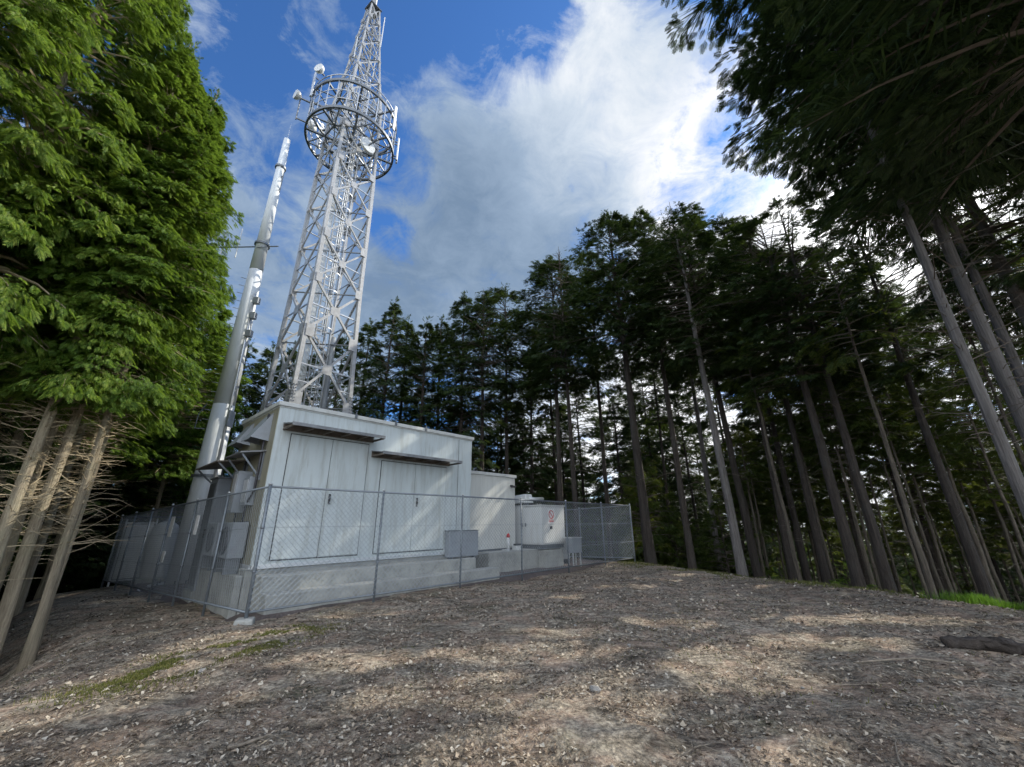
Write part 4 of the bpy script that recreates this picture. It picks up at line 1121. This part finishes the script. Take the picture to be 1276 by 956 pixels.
def litter(n, rmin, rmax, l0, l1, aspect, mat, name, label, curl=.25):
    rg = np.random.default_rng(n)
    r = rmin*np.power(rmax/rmin, rg.random(n)); a = rg.uniform(-1.05, 1.05, n)
    x = np.sin(a)*r; y = np.cos(a)*r
    dn = vnoise(x*1.7+50, y*1.7)+.6*vnoise(x*5, y*5+9)
    keep = dn > -.28+.25*rg.random(n)-.12
    rx, ry = x-C0[0], y-C0[1]; inside = (rx*V[0]+ry*V[1] > .05) & (rx*FN[0]+ry*FN[1] < 0.05) & (rx*U[0]+ry*U[1] < LF)
    keep &= ~inside
    x, y = x[keep], y[keep]; m = len(x); L = (l0+(l1-l0)*rg.random(m)**2.2)*np.clip(.55+np.hypot(x, y)*.075, .6, 1.5)
    th = rg.random(m)*6.283; c, s = np.cos(th), np.sin(th); w = L*aspect*(.5+rg.random(m)); tl = rg.normal(0, .28, m); tw = rg.normal(0, .35, m)
    z = ground_z(x, y)+.004+.012*rg.random(m)
    def P(a_, b_, dz): return np.stack([x+c*a_-s*b_, y+s*a_+c*b_, z+a_*tl+b_*tw+dz], -1)
    V_ = np.stack([P(-L/2, 0*w, 0), P(-L*.1, -w/2, curl*w), P(L/2, 0*w, 0), P(L*.05, w/2, curl*w)], 1).reshape(-1, 3); o = (np.arange(m)*4)[:, None]
    F_ = np.concatenate([o+np.array([[0, 1, 2]]), o+np.array([[0, 2, 3]])])
    ob = mesh_obj(name, np_mesh(name, V_, F_, mat)); tag(ob, label, 'litter', kind='stuff')
litter(130000, 1.6, 17, .010, .060, .55, M['litter'], 'leaf_litter', 'brown and grey bark chips and dead leaves covering the clearing')
litter(170000, 1.6, 15, .025, .10, .065, M['needles'], 'needle_litter', 'dark fallen needles and fine twigs covering the clearing', 0)

# fallen sticks, one by one
def stick(x, y, L, th, r, label, seed, twigs=2, mat='deadwood', name='fallen_stick', group='fallen sticks on the clearing'):
    rg = random.Random(seed); t = MB(); pts = []; rs = []; K = 7; bend = rg.uniform(-.25, .25)
    for i in range(K+1):
        q = i/K; a = th+bend*(q-.5); px = x+math.cos(a)*L*(q-.5)+rg.uniform(-.015, .015)*L*.5; py = y+math.sin(a)*L*(q-.5)+rg.uniform(-.015, .015)*L*.5
        pts.append(Vector((px, py, gz(px, py)+r*.7+.012+(.03*math.sin(q*5+seed) if L > 1 else 0)))); rs.append(r*(1-.6*q)*rg.uniform(.85, 1.15))
    o0 = pts[0].copy()
    t.tube([p-o0 for p in pts], rs, 8)
    o = t.build(name, M[mat], None, smooth=True, loc=o0); tag(o, label, 'stick', group)
    for k in range(twigs):
        i = rg.randrange(2, K); a = th+rg.choice((-1, 1))*rg.uniform(.4, .9); l2 = L*rg.uniform(.15, .35)
        q = pts[i]-o0; b = MB(); b.tube([q, q+Vector((math.cos(a)*l2*.5, math.sin(a)*l2*.5, .02)), q+Vector((math.cos(a+.2)*l2, math.sin(a+.2)*l2, .01))], [r*.45, r*.35, r*.12], 5)
        b.build('twig', M[mat], o, smooth=True)
    return o
# from the photo: (pixel-traced ground spots)
stick(-1.92, 3.60, .30, .55, .014, 'short thick grey stick lying left of centre in the foreground', 1, 1, group=None)
stick(-1.55, 5.6, 1.0, .5, .007, 'long thin twig lying between the moss strip and the fence', 2, 2)
stick(-3.6, 3.0, .55, .75, .006, 'thin pale twig lying at the bottom left', 3, 1)
stick(-1.1, 2.65, .42, 1.0, .006, 'curved thin twig at the bottom, left of centre', 4, 1)
stick(-2.7, 4.9, .22, 1.9, .012, 'stubby pale stick fragment below the moss strip', 5, 0)
stick(.95, 2.7, .55, -.4, .006, 'thin forked twig at the bottom centre', 6, 3)
stick(1.3, 3.5, .4, .6, .006, 'small forked twig right of the bottom centre', 7, 3)
stick(2.6, 3.4, .35, .9, .008, 'short forked stick in the lower right foreground', 8, 2)
stick(3.3, 4.6, .5, -.2, .006, 'thin straight twig right of the sunny patch', 9, 1)
stick(.1, 5.5, .45, .2, .007, 'thin twig lying across the middle of the clearing', 10, 1)
stick(5.4, 7.6, .6, -.1, .010, 'pale stick lying near the long bright patch', 11, 2)
stick(4.5, 5.1, 1.5, -.12, .012, 'long pale stick pointing at the rotten log', 12, 2)
stick(6.6, 5.0, 1.4, -.55, .011, 'bent pale stick lying over the rotten log', 13, 1)
for i in range(46):
    x = random.uniform(-3.5, 6); y = random.uniform(2.2, 8)
    stick(x, y, random.uniform(.12, .38), random.uniform(0, 3.1), random.uniform(.003, .006), 'tiny dry twig among the leaf litter', 40+i, random.choice((0, 1, 2)), name='dry_twig', group='tiny dry twigs among the litter')
# rotten log at the right
def log(x, y, L, th, r, label, seed):
    rg = random.Random(seed); b = MB(); pts = []; rs = []; K = 26
    for i in range(K+1):
        q = i/K; px = x+math.cos(th)*L*(q-.5)+rg.uniform(-.03, .03); py = y+math.sin(th)*L*(q-.5)+rg.uniform(-.05, .05)
        pts.append((px, py, gz(px, py)+r*.7)); rs.append(r*(.35+.9*math.sin(math.pi*min(1, .18+q*.8)))*rg.uniform(.7, 1.25))
    b.tube(pts, rs, 12)
    jv = []
    for v_ in b.v: jv.append((v_[0]+rg.uniform(-.3, .3)*r, v_[1]+rg.uniform(-.3, .3)*r, v_[2]+rg.uniform(-.35, .45)*r))
    b.v = jv
    for k in range(9):
        i = rg.randrange(2, K-1); p = Vector(pts[i]); a = rg.uniform(0, 6.28); l_ = rg.uniform(.12, .4)
        b.tube([p, p+Vector((math.cos(a)*l_*.5, math.sin(a)*l_*.5, r*.9)), p+Vector((math.cos(a+.4)*l_, math.sin(a+.4)*l_, r*rg.uniform(-.3, .8)))], [r*.35, r*.25, r*.06], 6)
    o = b.build('rotten_log', M['log_bark'], None, smooth=True); tag(o, label, 'log'); return o
log(6.35, 5.45, 2.1, -.30, .075, 'dark rotten log lying in the litter at the right', 61)
log(8.0, 6.25, 1.0, -.25, .13, 'short thick broken log cut by the right edge of the view', 62)
# stones
def stone(x, y, s_, label, seed):
    rg = random.Random(seed); b = MB(); n1, n2 = 7, 10; vs = []; fs = []
    for i in range(n1+1):
        for j in range(n2):
            a = math.pi*i/n1; c = 2*math.pi*j/n2; k = s_*(1+(rg.random()-.5)*.28 if 0 < i < n1 else 1)
            vs.append((k*math.sin(a)*math.cos(c)*1.15, k*math.sin(a)*math.sin(c)*.85, k*math.cos(a)*.55))
    for i in range(n1):
        for j in range(n2): fs.append((i*n2+j, (i+1)*n2+j, (i+1)*n2+(j+1) % n2, i*n2+(j+1) % n2))
    b.add(vs, fs); o = b.build('stone', M['stone'], None, smooth=False, loc=(x, y, gz(x, y)+s_*.25), rotz=rg.random()*3); tag(o, label, 'stone', 'stones on the clearing'); return o
for i in range(34):
    x = random.uniform(-3.5, 5.5); y = random.uniform(2.2, 8)
    stone(x, y, random.uniform(.010, .028), 'small pale stone half sunk in the litter', 80+i)
stone(-3.35, 5.05, .04, 'pale rounded stone below the moss strip at the left', 141)
stone(.75, 4.45, .055, 'flat grey stone in front of the central sunny patch', 142)

# ------------------------------------------------------------------ world
w = bpy.data.worlds.new('World'); sc.world = w; w.use_nodes = True
nt = w.node_tree; nt.nodes.clear()
wo = nt.nodes.new('ShaderNodeOutputWorld')
sky = nt.nodes.new('ShaderNodeTexSky'); sky.sky_type = 'NISHITA'; sky.sun_disc = False
sky.sun_elevation = SUN_EL; sky.sun_rotation = SUN_AZ; sky.altitude = 600; sky.air_density = 1.0; sky.dust_density = .6; sky.ozone_density = 2.2
tc = nt.nodes.new('ShaderNodeTexCoord'); dirv = tc.outputs['Generated']
sep = nt.nodes.new('ShaderNodeSeparateXYZ'); nt.links.new(dirv, sep.inputs[0])
zc = mth(nt, 'ADD', mth(nt, 'MAXIMUM', sep.outputs[2], 0.0), .22)
cmb = nt.nodes.new('ShaderNodeCombineXYZ')
nt.links.new(mth(nt, 'DIVIDE', sep.outputs[0], zc), cmb.inputs[0]); nt.links.new(mth(nt, 'DIVIDE', sep.outputs[1], zc), cmb.inputs[1])
q = cmb.outputs[0]
n1 = noise(nt, 2.1, 11, .62, q, .35); n2 = noise(nt, 8.5, 8, .68, q, .6)
def pxdir(px, py):
    c, s = math.cos(rad(19.2)), math.sin(rad(19.2)); x = px-638; u = 478-py
    return Vector((x, 497*c-u*s, 497*s+u*c)).normalized()
def blob(px, py, r, amp, soft=1.0):
    d = pxdir(px, py); vm = nt.nodes.new('ShaderNodeVectorMath'); vm.operation = 'DOT_PRODUCT'
    nrm = nt.nodes.new('ShaderNodeVectorMath'); nrm.operation = 'NORMALIZE'; nt.links.new(dirv, nrm.inputs[0])
    nt.links.new(nrm.outputs[0], vm.inputs[0]); vm.inputs[1].default_value = d
    mr = nt.nodes.new('ShaderNodeMapRange'); mr.interpolation_type = 'SMOOTHSTEP'
    mr.inputs[1].default_value = math.cos(rad(r)); mr.inputs[2].default_value = math.cos(rad(r*.35)); mr.inputs[3].default_value = 0; mr.inputs[4].default_value = amp
    nt.links.new(vm.outputs['Value'], mr.inputs[0]); return mr.outputs[0]
dens = None
for a in ((700, 210, 23, .70), (790, 110, 12, .55), (600, 320, 26, .70), (850, 240, 16, .6), (905, 215, 13, .62), (370, 330, 22, .55), (470, 360, 22, .55), (930, 260, 22, .6), (1120, 250, 26, .6), (560, 120, 7, .36), (320, 215, 9, .40), (1000, 450, 40, .62), (800, 620, 34, .7), (250, 450, 30, .45), (712, 12, 6, .4), (405, 35, 6, .22)):
    b_ = blob(*a); dens = b_ if dens is None else mth(nt, 'MAXIMUM', dens, b_)
hole = None
for a in ((905, 160, 3.5, .25), (500, 205, 6, .35), (640, 40, 9, .42), (490, 290, 4, .4)):
    b_ = blob(*a); hole = b_ if hole is None else mth(nt, 'MAXIMUM', hole, b_)
dens = mth(nt, 'SUBTRACT', dens, hole)
nz = mth(nt, 'ADD', mth(nt, 'MULTIPLY', mth(nt, 'SUBTRACT', n1.outputs[0], .5), 2.1), mth(nt, 'MULTIPLY', mth(nt, 'SUBTRACT', n2.outputs[0], .5), .95))
dn = mth(nt, 'ADD', dens, nz)
cov = ramp(nt, dn, [(.14, 0.0), (.30, .42), (.50, .90), (.7, .98)])
# cloud tone: bright rims and sun side, blue-grey bellies
n3 = noise(nt, 1.5, 7, .6, q, .4)
belly = blob(600, 350, 26, .42); belly2 = blob(420, 300, 22, .22)
brt = mth(nt, 'ADD', mth(nt, 'MAXIMUM', blob(760, 140, 19, .26), blob(850, 600, 34, .5)), blob(1120, 290, 30, .75))
tone = mth(nt, 'ADD', mth(nt, 'MULTIPLY', n3.outputs[0], 1.0), mth(nt, 'MULTIPLY_ADD', n2.outputs[0], .5, -.26))
tone = mth(nt, 'SUBTRACT', tone, mth(nt, 'MAXIMUM', belly, belly2)); tone = mth(nt, 'ADD', tone, brt)
ct = ramp(nt, tone, [(.0, (.20, .29, .42)), (.35, (.36, .47, .62)), (.65, (.66, .75, .86)), (1.0, (1.1, 1.1, 1.1))])
skyc = nt.nodes.new('ShaderNodeVectorMath'); skyc.operation = 'MULTIPLY'; nt.links.new(sky.outputs[0], skyc.inputs[0]); skyc.inputs[1].default_value = (.60, 1.05, 1.55)
SKY = .13
cl = nt.nodes.new('ShaderNodeVectorMath'); cl.operation = 'SCALE'; nt.links.new(ct.outputs[0], cl.inputs[0]); cl.inputs['Scale'].default_value = 1.0/SKY
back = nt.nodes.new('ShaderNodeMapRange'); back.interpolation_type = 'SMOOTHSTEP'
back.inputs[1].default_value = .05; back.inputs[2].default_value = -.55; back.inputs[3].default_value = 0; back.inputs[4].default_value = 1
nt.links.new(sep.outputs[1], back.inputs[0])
cloud_fill = mixc(nt, back.outputs[0], cl.outputs[0], (2.10/SKY, 2.20/SKY, 2.36/SKY))   # bright cloud added behind the camera, out of view, to lift ambient light
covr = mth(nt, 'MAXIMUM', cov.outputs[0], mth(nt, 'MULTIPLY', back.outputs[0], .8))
full = mixc(nt, covr, skyc.outputs[0], cloud_fill)
gl = blob(1140, 225, 15, 1.0)
glv = mth(nt, 'MULTIPLY', mth(nt, 'POWER', gl, 2.0), 1.3/SKY)
addg = nt.nodes.new('ShaderNodeVectorMath'); addg.operation = 'ADD'; nt.links.new(full, addg.inputs[0])
cg = nt.nodes.new('ShaderNodeCombineXYZ')
for i in range(3): nt.links.new(glv, cg.inputs[i])
nt.links.new(cg.outputs[0], addg.inputs[1])
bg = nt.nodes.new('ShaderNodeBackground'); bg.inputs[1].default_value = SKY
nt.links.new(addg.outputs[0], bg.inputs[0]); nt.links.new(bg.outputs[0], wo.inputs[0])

sun = bpy.data.lights.new('sun', 'SUN'); sun.energy = 5.0; sun.angle = rad(.5); sun.color = (1, .93, .80)
so = bpy.data.objects.new('sun', sun); col.objects.link(so)
sd = Vector((math.sin(SUN_AZ)*math.cos(SUN_EL), math.cos(SUN_AZ)*math.cos(SUN_EL), math.sin(SUN_EL)))
so.rotation_euler = sd.to_track_quat('Z', 'Y').to_euler(); so.location = sd*60

# ------------------------------------------------------------------ camera
cam = bpy.data.cameras.new('camera'); co = bpy.data.objects.new('camera', cam); col.objects.link(co)
cam.sensor_fit = 'HORIZONTAL'; cam.sensor_width = 36; cam.lens = 36*497/1276; cam.clip_start = .05; cam.clip_end = 4000
co.matrix_world = Matrix.Translation((0, 0, 1.5)) @ Matrix.Rotation(rad(90+19.2), 4, 'X') @ Matrix.Rotation(rad(-.5), 4, 'Z')
sc.camera = co
sc.view_settings.view_transform = 'Standard'; sc.view_settings.look = 'None'; sc.view_settings.exposure = 0; sc.view_settings.gamma = 1
sc.render.engine = 'CYCLES'
sc.cycles.max_bounces = 4; sc.cycles.diffuse_bounces = 2; sc.cycles.transmission_bounces = 2; sc.cycles.transparent_max_bounces = 4
sc.cycles.use_adaptive_sampling = True; sc.cycles.adaptive_threshold = .03; sc.cycles.use_denoising = True; sc.cycles.sample_clamp_indirect = 4
